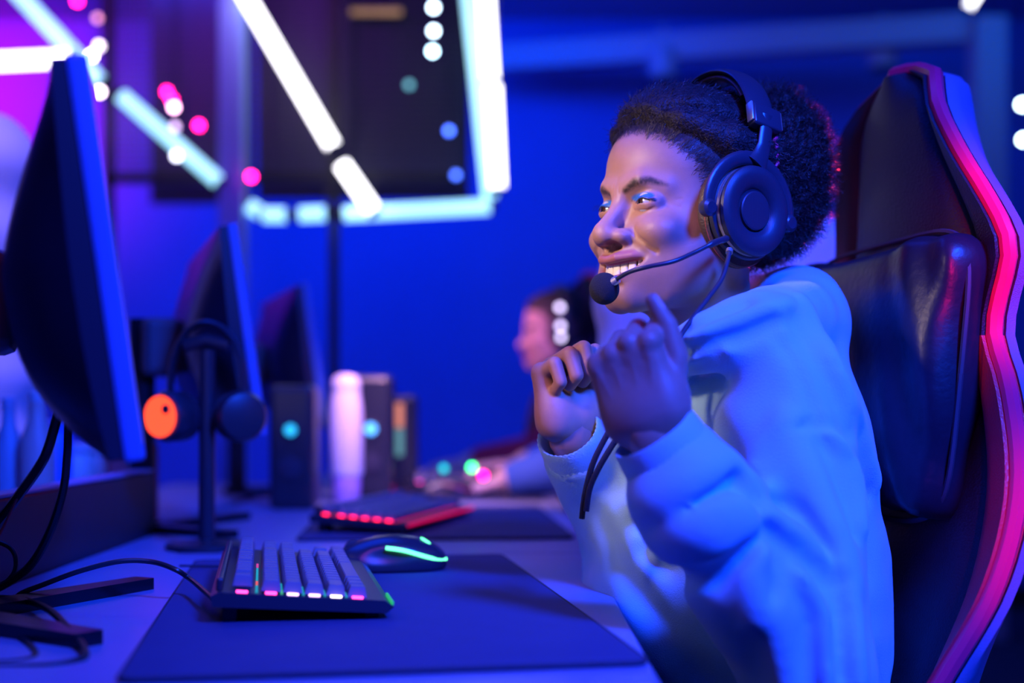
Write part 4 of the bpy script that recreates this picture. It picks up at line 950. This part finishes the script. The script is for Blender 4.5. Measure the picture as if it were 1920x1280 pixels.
# ---------------------------------------------------------------- hoodie
M_hood = mat('hoodie_fleece', (0.27, 0.57, 0.70), 0.85, bump=('noise', 700, 0.35), noise=(9, 0.07), sheen=0.25)
M_rib = mat('hoodie_rib', (0.27, 0.57, 0.70), 0.85, bump=('noise', 500, 0.4), sheen=0.25)
def arm_pts(S_, E_, W_, back=0.052):
    u = (Vector(E_)-Vector(W_)).normalized(); return Vector(W_)+u*back
CN, CF = arm_pts(SHN, ELN, WN, 0.040), arm_pts(SHF, ELF, WF, 0.036)
hood_ring = [P(1262, 668, 1.245), P(1330, 640, 1.195), P(1425, 622, 1.20), P(1490, 600, 1.28), P(1500, 585, 1.42), P(1420, 580, 1.50), P(1310, 620, 1.45), P(1255, 660, 1.33), P(1262, 668, 1.245)]
hood_r = [0.024, 0.030, 0.038, 0.042, 0.045, 0.042, 0.034, 0.026, 0.024]
def hoodie_base(p):
    d = sd_ell(p, (0.240, 1.385, 0.79), (0.182, 0.138, 0.26), TR)
    d = smin(d, sd_ell(p, (0.235, 1.385, 0.66), (0.180, 0.150, 0.20), TR), 0.08)
    d = smin(d, sd_ell(p, (0.250, 1.385, 0.900), (0.185, 0.095, 0.11), TR), 0.05)
    d = smax(d, 0.455-p[:, 2], 0.02)
    arms = None
    for S_, E_, C_, q in ((SHN, ELN, CN, 1.0), (SHF, ELF, CF, 0.95)):
        a = sd_chain(p, [S_, E_], [0.058*q, 0.056*q]); a = smin(a, sd_chain(p, [E_, (Vector(E_)+Vector(C_))/2, C_], [0.054*q, 0.056*q, 0.043*q]), 0.02)
        d = smin(d, a, 0.035 if q == 1.0 else 0.03)
    h_ = sd_chain(p, hood_ring, hood_r)
    h_ = smin(h_, sd_ell(p, (0.300, 1.41, 0.965), (0.105, 0.045, 0.10), TR), 0.05)
    d = smin(d, h_, 0.022)
    return d
def trace(pix, fn, t0=0.85):
    dirs = np.array([((px-CX)/F_PX, 1.0, -(py-HY)/F_PX) for px, py in pix]); nrm = np.linalg.norm(dirs, axis=1); dirs = dirs/nrm[:, None]
    t = np.full(len(pix), t0)
    for _ in range(90):
        p = (np.array((0, 0, CAMZ))+dirs*t[:, None]).astype(np.float32); t = np.minimum(t+np.clip(fn(p), -0.05, 0.05)*0.8, 1.7)
    return np.array((0, 0, CAMZ))+dirs*t[:, None]
FOLDS = [  # (pixel path on the garment, height, width): negative = ridge, positive = crease
    ([(1190, 950), (1250, 928), (1310, 893), (1362, 866)], -0.011, 0.016), ([(1212, 990), (1265, 962), (1325, 925), (1378, 898)], 0.010, 0.011),
    ([(1240, 1000), (1300, 990), (1380, 970)], -0.012, 0.034), ([(1210, 1030), (1268, 1080), (1335, 1082), (1388, 1046), (1436, 1000)], 0.014, 0.011),
    ([(1385, 885), (1420, 915), (1446, 935)], -0.010, 0.012), ([(1372, 905), (1410, 950), (1435, 985)], 0.008, 0.010),
    ([(1434, 1008), (1405, 1075), (1418, 1155)], -0.011, 0.013), ([(1455, 1015), (1466, 1075), (1442, 1130)], 0.008, 0.008),
    ([(1440, 972), (1500, 1005), (1566, 1070), (1600, 1150), (1606, 1275)], -0.012, 0.013), ([(1455, 1005), (1530, 1062), (1575, 1120), (1582, 1275)], 0.010, 0.010),
    ([(1440, 1140), (1456, 1205), (1478, 1290)], -0.008, 0.013), ([(1500, 1080), (1545, 1160), (1552, 1290)], -0.007, 0.012), ([(1480, 1060), (1516, 1150), (1520, 1290)], 0.007, 0.010),
    ([(1440, 935), (1500, 965), (1550, 1040), (1575, 1090)], 0.012, 0.010),
    ([(1440, 608), (1490, 675), (1525, 760), (1535, 795)], 0.004, 0.005), ([(1478, 812), (1520, 795), (1560, 800), (1600, 812)], 0.006, 0.006),
    ([(1475, 800), (1520, 900), (1575, 1020), (1600, 1090)], -0.009, 0.018), ([(1555, 810), (1600, 850), (1612, 920), (1615, 990)], -0.006, 0.010), ([(1545, 830), (1575, 920), (1600, 1000)], 0.006, 0.010),
    ([(1500, 565), (1565, 670), (1612, 790), (1640, 900)], -0.006, 0.012), ([(1490, 600), (1550, 700), (1590, 800), (1625, 930)], 0.006, 0.010),
    ([(1272, 664), (1340, 645), (1400, 628), (1452, 604)], 0.012, 0.008), ([(1275, 640), (1340, 612), (1420, 585), (1480, 568)], -0.006, 0.009), ([(1275, 625), (1330, 602), (1400, 572)], 0.006, 0.007),
    ([(1270, 700), (1310, 690), (1345, 668)], 0.006, 0.008), ([(1270, 685), (1320, 668), (1360, 655)], -0.005, 0.007),
    ([(1395, 900), (1440, 820), (1470, 780)], -0.004, 0.010), ([(1330, 760), (1390, 800), (1440, 880)], -0.006, 0.025),
    ([(1160, 960), (1190, 1010), (1240, 1040)], -0.006, 0.018), ([(1125, 1010), (1170, 1120), (1240, 1250)], -0.005, 0.02), ([(1150, 1060), (1220, 1150), (1300, 1260)], 0.007, 0.02)]
FP = []
for pix, amp, wid in FOLDS:
    dense = []
    for a, b in zip(pix, pix[1:]): dense += [(a[0]+(b[0]-a[0])*k/3, a[1]+(b[1]-a[1])*k/3) for k in range(3)]
    FP.append((trace(dense+[pix[-1]], hoodie_base).astype(np.float32), amp, wid))
def hoodie_sdf(p):
    d = hoodie_base(p); near = np.abs(d) < 0.06
    if near.any():
        q = p[near]; e = d[near]
        for pts, amp, wid in FP:
            lo_, hi_ = pts.min(0)-3*wid, pts.max(0)+3*wid; m = ((q > lo_) & (q < hi_)).all(1)
            if m.any(): e[m] = crease(q[m], e[m], pts, amp*1.6, wid*0.88)
        e = e+0.0035*vnoise(q, 16, 5)+0.0016*vnoise(q, 40, 6)
        d = d.copy(); d[near] = e
    # openings at the wrists and neck
    for C_, W_ in ((CN, WN), (CF, WF)):
        u = (Vector(W_)-Vector(C_)).normalized(); d = smax(d, -sd_cap(p, Vector(C_)-u*0.01, Vector(W_)+u*0.06, 0.033), 0.004)
    n0_ = hw_((0, -3.0, -8))[0]; n1_ = hw_((0, -3.9, -17.5))[0]
    return smax(d, -sd_cap(p, n0_, n1_, 0.062, 0.058), 0.012)
hoodie = attach(sdf_obj('hoodie', hoodie_sdf, (-0.05, 1.0, 0.43), (0.52, 1.72, 1.12), 0.0042, M_hood, None, 2, slack=2.0), woman)
def cuff(C_, W_, rx):
    C_, W_ = Vector(C_), Vector(W_); u = (W_-C_).normalized(); prof = []
    L = 0.052; n = 72; m_ = Matrix.Translation(C_-u*0.012) @ u.to_track_quat('Z', 'Y').to_matrix().to_4x4(); v = []; f = []
    rows = [(0.0, rx*1.06), (0.004, rx*1.10), (0.02, rx*1.06), (0.04, rx*1.0), (L-0.002, rx*0.97), (L, rx*0.94), (L-0.002, rx*0.88), (0.03, rx*0.88), (0.0, rx*0.92)]
    for h_, r in rows:
        for k in range(n):
            a = 2*PI*k/n; rr = r+(0.0004*math.cos(a*36)); v.append(m_ @ Vector((rr*math.cos(a), rr*math.sin(a), h_)))
    for i in range(len(rows)-1):
        for k in range(n): f.append((i*n+k, i*n+(k+1) % n, (i+1)*n+(k+1) % n, (i+1)*n+k))
    return attach(MB().add(v, f).build('cuff', M_rib, None, True, 80), woman)
cuff(CN, WN, 0.0385); cuff(CF, WF, 0.0355)
# drawstrings with metal tips
M_cord = mat('cord_navy', (0.012, 0.014, 0.04), 0.7, bump=('wave', 220, 0.8)); M_tip = mat('metal_tip', (0.5, 0.45, 0.45), 0.3, 0.9)
for pts in ([P(1262, 640, 1.235), P(1215, 700, 1.20), P(1165, 770, 1.20), P(1138, 815, 1.205), P(1112, 868, 1.21), P(1097, 925, 1.215), P(1091, 972, 1.218)],
            [P(1270, 650, 1.235), P(1225, 715, 1.195), P(1180, 790, 1.195), P(1150, 832, 1.20), P(1124, 875, 1.205), P(1106, 915, 1.21), P(1099, 958, 1.212)]):
    s_ = spline(pts, 8); c_ = attach(MB().tube(s_, 0.0029, 10).build('drawstring', M_cord, None, True), woman)
    e_ = s_[-1]; tp = MB().tube([e_, e_+Vector((-0.0005, 0, -0.008))], 0.0032, 10).build('aglet', M_tip, None, True); tp.parent = c_; tp.matrix_parent_inverse = Matrix.Translation(-woman.location)
# trousers and shoes under the desk
M_jean = mat('dark_denim', (0.03, 0.04, 0.09), 0.8, bump=('noise', 900, 0.3)); M_shoe = mat('white_shoe', (0.6, 0.6, 0.65), 0.5)
def jeans(p):
    d = sd_ell(p, (0.30, 1.39, 0.515), (0.165, 0.13, 0.085), TR)
    for yh_, yk in ((1.31, 1.26), (1.46, 1.50)):
        d = smin(d, sd_chain(p, [(0.26, yh_, 0.535), (-0.12, yk, 0.535), (-0.10, yk, 0.12)], [0.082, 0.064, 0.05]), 0.03)
    return smax(d, 0.10-p[:, 2], 0.01)
attach(sdf_obj('trousers', jeans, (-0.22, 1.15, 0.06), (0.5, 1.62, 0.66), 0.012, M_jean, None, 2), woman)
for yk in (1.26, 1.50):
    def shoe(p): return smax(smin(sd_ell(p, (-0.15, yk, 0.05), (0.115, 0.045, 0.05)), sd_ell(p, (-0.10, yk, 0.08), (0.055, 0.045, 0.06)), 0.02), 0.002-p[:, 2], 0.004)
    attach(sdf_obj('shoe', shoe, (-0.3, yk-0.08, -0.01), (0.02, yk+0.08, 0.16), 0.009, M_shoe, None, 2), woman)
# ---------------------------------------------------------------- headset worn by the woman (head-local centimetres)
M_hs = mat('headset_satin_black', (0.025, 0.028, 0.045), 0.33); M_hs2 = mat('headset_plate', (0.022, 0.024, 0.04), 0.42, bump=('wave', 260, 0.15))
M_lth = mat('ear_leather', (0.06, 0.03, 0.03), 0.45, bump=('noise', 500, 0.3)); M_ring = mat('brushed_metal', (0.62, 0.56, 0.50), 0.35, 0.8)
M_redc = mat('red_braid', (0.75, 0.02, 0.12), 0.5)
hs = empty('headset', hv(0, -2, 13), 'black over-ear headset with boom microphone worn by the woman', 'headset')
def hbuild(mb, name, m, parent=hs, sm=True, ang=35):
    mb.v = [tuple(hv(*q)) for q in mb.v]; o = mb.build(name, m, None, sm, ang); o.parent = parent
    o.matrix_parent_inverse = Matrix.Translation(-hs.location) ; return o
for sx in (-1, 1):
    fy = -1.8 if sx > 0 else 0.0
    MX = Matrix.Translation((0, -0.4+fy, -0.4)) @ Matrix.Rotation(sx*PI/2, 4, 'Y') @ Matrix.Rotation(math.radians(-sx*2), 4, 'X')
    MP = MX @ Matrix.Diagonal((1.09, 0.98, 1, 1))
    c_ = hbuild(MB().lathe([(3.6, 7.9), (4.75, 8.0), (4.8, 8.6), (4.55, 8.75), (4.0, 8.8)], 56, MX), 'ear_cup', M_hs)
    hbuild(MB().lathe([(3.0, 6.6), (4.2, 6.3), (4.95, 6.6), (5.05, 7.1), (4.85, 7.55), (5.0, 7.65), (4.9, 7.95), (3.5, 8.0)], 56, MP), 'ear_pad', M_lth)
    hbuild(MB().lathe([(4.9, 7.52), (5.02, 7.56), (5.02, 7.64), (4.9, 7.68)], 56, MP), 'pad_seam', mat('seam_red', (0.35, 0.06, 0.06), 0.5))
    hbuild(MB().lathe([(4.2, 8.75), (4.42, 8.78), (4.42, 9.15), (4.2, 9.2)], 56, MX), 'metal_ring', M_ring)
    hbuild(MB().lathe([(4.15, 9.1), (4.42, 9.2), (4.5, 9.45), (4.42, 9.75), (4.1, 9.95), (3.6, 10.02), (2.7, 9.9), (2.35, 9.70), (2.15, 9.45), (1.95, 9.40), (1.92, 9.66), (1.8, 9.74), (1.0, 9.76)], 64, MX), 'cup_plate', M_hs2, ang=25)
    # fork: arc over the upper half of the cup, then a stem
    arc = []
    for k in range(25):
        a = math.radians(-8+196*k/24); arc.append((sx*9.1, -0.4+fy+5.25*math.cos(a), -0.4+5.25*math.sin(a)))
    fk = hbuild(MB().tube(arc, 1, 12, flat=(0.30, 0.72, (sx, 0, 0))), 'fork', M_hs)
    hbuild(MB().tube([(sx*9.1, -0.9, 4.2), (sx*9.12, -1.5, 5.2), (sx*9.1, -1.9, 6.4), (sx*8.95, -2.2, 8.2), (sx*8.7, -2.4, 9.6)], [1.9, 1.25, 1.0, 0.95, 0.95], 14, flat=(0.34, 0.85, (sx, 0, 0))), 'slider', M_hs)
    for yy, zz in ((4.9, -0.9), (-5.7, -0.9)):
        hbuild(MB().lathe([(0.75, -0.5), (0.85, -0.3), (0.85, 0.4), (0.55, 0.62), (0.3, 0.6)], 18, Matrix.Translation((sx*9.1, yy+fy, zz)) @ Matrix.Rotation(sx*PI/2, 4, 'Y')), 'pivot_knob', M_hs)
    bl = MB(); bl.box((1.25, 3.7, 2.6), (sx*8.35, -2.45, 9.3), 0.28, Matrix.Rotation(sx*math.radians(-20), 3, 'Y') @ Matrix.Rotation(math.radians(8), 3, 'X'), 3)
    hbuild(bl, 'band_end', M_hs, ang=30)
    for yy in (-0.62, -4.45):
        bl = MB(); bl.box((0.9, 0.28, 2.2), (sx*8.35, yy+0.1, 9.45-(0.25 if yy < -2 else -0.25)), 0.1, Matrix.Rotation(sx*math.radians(-20), 3, 'Y') @ Matrix.Rotation(math.radians(8), 3, 'X'), 2)
        hbuild(bl, 'metal_trim', M_ring)
    br = [(sx*(8.6+0.12*math.cos(k*1.1)), -3.7-0.02*k+0.16*math.sin(k*1.1), 8.4-0.15*k) for k in range(28)]
    hbuild(MB().tube(br, 0.20, 8), 'braided_cord', M_redc)
band = []
for k in range(41):
    a = math.radians(-62+124*k/40); zz = 3.6+12.2*math.cos(a); band.append((9.1*math.sin(a)*1.0, -2.55-0.16*(zz-10.4), zz))
hbuild(MB().tube(band, 1, 16, flat=(1.75, 0.42, (0, 1, 0))), 'headband', M_hs)
hbuild(MB().tube([(x*0.955, y, z-0.62) for x, y, z in band[6:35]], 1, 16, flat=(1.55, 0.5, (0, 1, 0))), 'head_cushion', M_lth)
def wpart(mb, name, m):
    o = mb.build(name, m, None, True, 60); o.parent = hs; o.matrix_parent_inverse = Matrix.Translation(-hs.location); return o
boom = spline([P(1362, 447, 1.243), P(1335, 457, 1.225), P(1300, 474, 1.215), P(1262, 490, 1.205), P(1215, 500, 1.205), P(1180, 510, 1.215), P(1152, 526, 1.232)], 8)
wpart(MB().tube(boom, [0.0034 if i < 10 else 0.0022 for i in range(len(boom))], 10), 'boom_arm', M_hs)
mc = P(1133, 541, 1.243)
wpart(MB().tube([P(1158, 523, 1.230), P(1148, 530, 1.234)], 0.0042, 12), 'mic_collar', M_ring)
wpart(MB().ball(0.0148, mc, (1, 1, 1.06), 32, 20), 'mic_foam', mat('foam', (0.015, 0.015, 0.02), 0.95, bump=('noise', 1500, 0.9)))
cab = spline([P(1368, 468, 1.245), P(1364, 490, 1.235), P(1352, 525, 1.222), P(1325, 562, 1.20), P(1296, 600, 1.185), P(1272, 640, 1.175), P(1262, 690, 1.185), P(1250, 740, 1.20)], 8)
wpart(MB().tube(cab[:4], 0.0036, 10), 'cable_plug', M_ring); wpart(MB().tube(cab, 0.0023, 10), 'cable', M_stitch)
# ---------------------------------------------------------------- people farther along the row
def relaxed_hand(W, A, N, left, sc, tint):
    """open hand resting on a mouse: x = thumb side, y = back, z = wrist to fingertips"""
    R = hand_frame(A, N, left)
    def fn(p):
        d = sd_box(p, (0, 0, 4.4), (3.8, 1.2, 4.2), 1.1); d = smin(d, sd_cap(p, (0, 0, 1.0), (0, -0.2, -6), 2.3, 2.6), 1.4)
        for u, w, L in ((2.9, 8.2, 1.0), (0.95, 8.7, 1.1), (-1.0, 8.2, 1.02), (-2.8, 7.4, 0.82)):
            d = smin(d, sd_chain(p, [(u, 0, w), (u*1.06, 0.1, w+3.6*L), (u*1.07, -1.4, w+5.6*L), (u*1.05, -2.8, w+6.8*L)], [0.95, 0.85, 0.75, 0.62]), 0.3)
        return smin(d, sd_chain(p, [(2.6, -0.6, 2.4), (5.0, -1.6, 5.2), (5.6, -2.2, 8.0), (5.2, -2.6, 10.2)], [1.3, 1.0, 0.9, 0.65]), 0.5)
    v, f = nets(fn, (-5, -5, -9), (7.5, 3, 17), 0.28); v = relax(v, f, 1)
    if np.linalg.det(R) < 0: f = f[:, ::-1]
    return np.array(W)+(v @ R.T)*0.01*sc, f, np.tile(tint, (len(v), 1))
def seated(name, label, H, yaw, sc, skin, hairc, shirt, sleeve, wrists, elbows, hipx, loc):
    Rm = frame(yaw, math.radians(-2)); H = np.array(H); tw = lambda v: H+(v @ Rm.T)*0.01*sc
    Fw = Vector(Rm[:, 1]); Rt = Vector(Rm[:, 0]); body = []
    skin = np.array(skin)
    body.append(np_part(head_sdf, (-8.6, -11.2, -20), (8.6, 12.4, 13), 0.30, 1, lambda v: head_tint(v, np.array(hairc), False, skin*np.array((1, 0.7, 0.7)), skin), tw))
    neck = Vector(H)+Vector((0, 0, -0.19*sc))-Fw*0.035; hip = Vector((hipx, neck.y, 0.50))
    Sh = [neck+Rt*(s*0.18)+Vector((0, 0, -0.035)) for s in (-1, 1)]
    tf = frame(yaw, 0.0)
    def core_(p, o_=0.0):
        c_ = (neck+hip)/2
        d = sd_ell(p, c_+Vector((0, 0, 0.06)), (0.165+o_, 0.11+o_, 0.24+o_), tf); d = smin(d, sd_ell(p, hip, (0.17+o_, 0.13+o_, 0.11+o_), tf), 0.08)
        return smin(d, sd_cap(p, Sh[0], Sh[1], 0.055+o_), 0.05)
    lo_ = (min(hip.x, neck.x)-0.35, neck.y-0.35, 0.35); hi_ = (max(hip.x, neck.x)+0.35, neck.y+0.35, neck.z+0.12)
    body.append(np_part(core_, lo_, hi_, 0.02, 1, lambda v: np.tile(skin, (len(v), 1)), lambda v: v))
    for i, s in enumerate((-1, 1)):
        W, E = Vector(wrists[i]), Vector(elbows[i]); A = (W-E).normalized()
        body.append(relaxed_hand(W, A, (0, 0, 1), s < 0, sc, skin))
        f_ = lambda p: sd_chain(p, [Sh[i], E, W], [0.05, 0.04, 0.03])
        pts = np.array([Sh[i][:], E[:], W[:]]); body.append(np_part(f_, pts.min(0)-0.08, pts.max(0)+0.08, 0.012, 1, lambda v: np.tile(skin, (len(v), 1)), lambda v: v))
    V_, F_, C_ = merge_np(body); o = np_mesh(name, V_, F_, M_skin, None, C_); relocate(o, loc); tag(o, label, 'person')
    ms = mat('shirt_%d%d%d' % tuple(int(99*k) for k in shirt), shirt, 0.85); mv = mat('sleeve_%d%d%d' % tuple(int(99*k) for k in sleeve), sleeve, 0.85)
    def shirt_f(p): return smax(smin(core_(p, 0.014), sd_cap(p, neck+Vector((0, 0, -0.02)), neck+Vector((0, 0, 0.025)), 0.066), 0.03)+0.004*vnoise(p, 14, 8), 0.46-p[:, 2], 0.02)
    attach(sdf_obj('shirt', shirt_f, lo_, hi_, 0.014, ms, None, 1), o)
    for i in (0, 1):
        W, E = Vector(wrists[i]), Vector(elbows[i]); We = W-(W-E).normalized()*0.03
        g = lambda p: sd_chain(p, [Sh[i], E, We], [0.066, 0.056, 0.042])+0.004*vnoise(p, 18, 9)
        pts = np.array([Sh[i][:], E[:], We[:]]); attach(sdf_obj('sleeve', g, pts.min(0)-0.10, pts.max(0)+0.10, 0.012, mv, None, 1), o)
    def hair_f(p):
        d = sd_ell(p, (0, -1.4, 4.2), (8.0, 10.0, 9.2)); d = smin(d, sd_ell(p, (0, 3.0, 8.0), (6.0, 5.6, 3.8)), 1.2)
        g_ = yh(p[:, 2])+0.6-p[:, 1]; return smax(smax(d, -g_*0.8, 0.6), -3.5-p[:, 2]-0.25*p[:, 1], 0.8)+0.3*vnoise(p, 0.9, 3)
    v, f = nets(hair_f, (-9.5, -12.5, -8), (9.5, 11, 15), 0.4); attach(np_mesh('hair', tw(v), f, mat('hair_%d' % int(hairc[0]*999), hairc, 0.6, bump=('noise', 300, 0.8))), o)
    def legs(p):
        d = sd_ell(p, hip+Vector((0, 0, 0.01)), (0.175, 0.14, 0.10), tf)
        for s in (-1, 1):
            h_ = hip+Rt*(s*0.09); k_ = h_+Fw*0.40; d = smin(d, sd_chain(p, [h_, k_, k_+Vector((0, 0, -0.40))], [0.085, 0.066, 0.05]), 0.03)
        return smax(d, 0.09-p[:, 2], 0.01)
    attach(sdf_obj('trousers', legs, (hip.x-0.62, hip.y-0.45, 0.05), (hip.x+0.3, hip.y+0.45, 0.70), 0.02, M_jean, None, 1), o)
    for s in (-1, 1):
        q = hip+Rt*(s*0.09)+Fw*0.43; q.z = 0.05
        attach(sdf_obj('shoe', lambda p: smax(sd_ell(p, q, (0.045, 0.12, 0.06), tf), 0.002-p[:, 2], 0.004), (q.x-0.2, q.y-0.16, -0.01), (q.x+0.2, q.y+0.16, 0.13), 0.014, M_shoe, None, 1), o)
    for s in (-1, 1):
        attach(MB().ball(0.0126*sc, tw(np.array([[s*3.12, 7.42, -0.02]]))[0], u=16, v=10).build('eye', mat('eye_dark', (0.05, 0.03, 0.03), 0.2), None, True), o)
    return o, tw, Rm
MH = (0.124, 3.60, 1.141)
man, mtw, mR = seated('person', 'man in black and red facing his monitor, far behind the raised fists', MH, math.radians(192), 0.95, (0.62, 0.40, 0.34), (0.03, 0.02, 0.02), (0.012, 0.012, 0.02), (0.45, 0.012, 0.05),
    [Vector((-0.10, 3.50, 0.775)), Vector((-0.12, 3.74, 0.775))], [Vector((0.055, 3.40, 0.800)), Vector((0.12, 3.82, 0.805))], 0.16, (0.16, 3.62, 0.45))
mh = empty('headset', mtw(np.array([[0, -2, 13.0]]))[0], 'headset with white glowing dots worn by the far man', 'headset')
def mbuild(mb, name, m):
    mb.v = [tuple(q) for q in mtw(np.array(mb.v))]; o = mb.build(name, m, None, True, 40); o.parent = mh; o.matrix_parent_inverse = Matrix.Translation(-mh.location); return o
mbuild(MB().tube([(9.0*math.sin(a), -1-0.1*(10*math.cos(a)), 3.8+10.4*math.cos(a)) for a in [math.radians(k) for k in range(-100, 101, 10)]], 1, 10, flat=(1.6, 0.45, (0, 1, 0))), 'headband', M_hs)
for sx in (-1, 1):
    MX = Matrix.Translation((0, -0.4, -0.4)) @ Matrix.Rotation(sx*PI/2, 4, 'Y')
    mbuild(MB().lathe([(3.4, 6.6), (4.9, 6.8), (4.9, 8.0), (4.3, 9.2), (2.5, 9.8)], 24, MX), 'ear_cup', M_hs)
    for zz in (1.6, -1.6, 7.0):
        mbuild(MB().ball(0.95, (sx*9.6, 1.0, zz), u=10, v=8), 'light_dot', mat('dot_white', (1, 1, 1), emit=(0.75, 0.65, 1.0), estr=4.0 if zz < 5 else 4.0))
# a player leaning back, hidden by the woman except for the forearm on the desk
seated('person', "person hidden behind the woman, only a hand and blue sleeve showing on the desk", (0.37, 2.90, 1.10), math.radians(190), 0.93, (0.62, 0.40, 0.36), (0.03, 0.02, 0.02), (0.03, 0.10, 0.45), (0.04, 0.12, 0.50),
    [P(948, 918, 2.72)+Vector((0, 0, 0.018)), Vector((0.03, 3.06, 0.80))], [Vector((0.15, 2.72, 0.815)), Vector((0.22, 3.10, 0.815))], 0.42, (0.42, 2.9, 0.45))
mouse((P(835, 925, 2.70).x, 2.70, DZ+0.0045), math.radians(0), 'dark mouse under the far hand', ((0.5, 0.05, 0.3), 0.6))
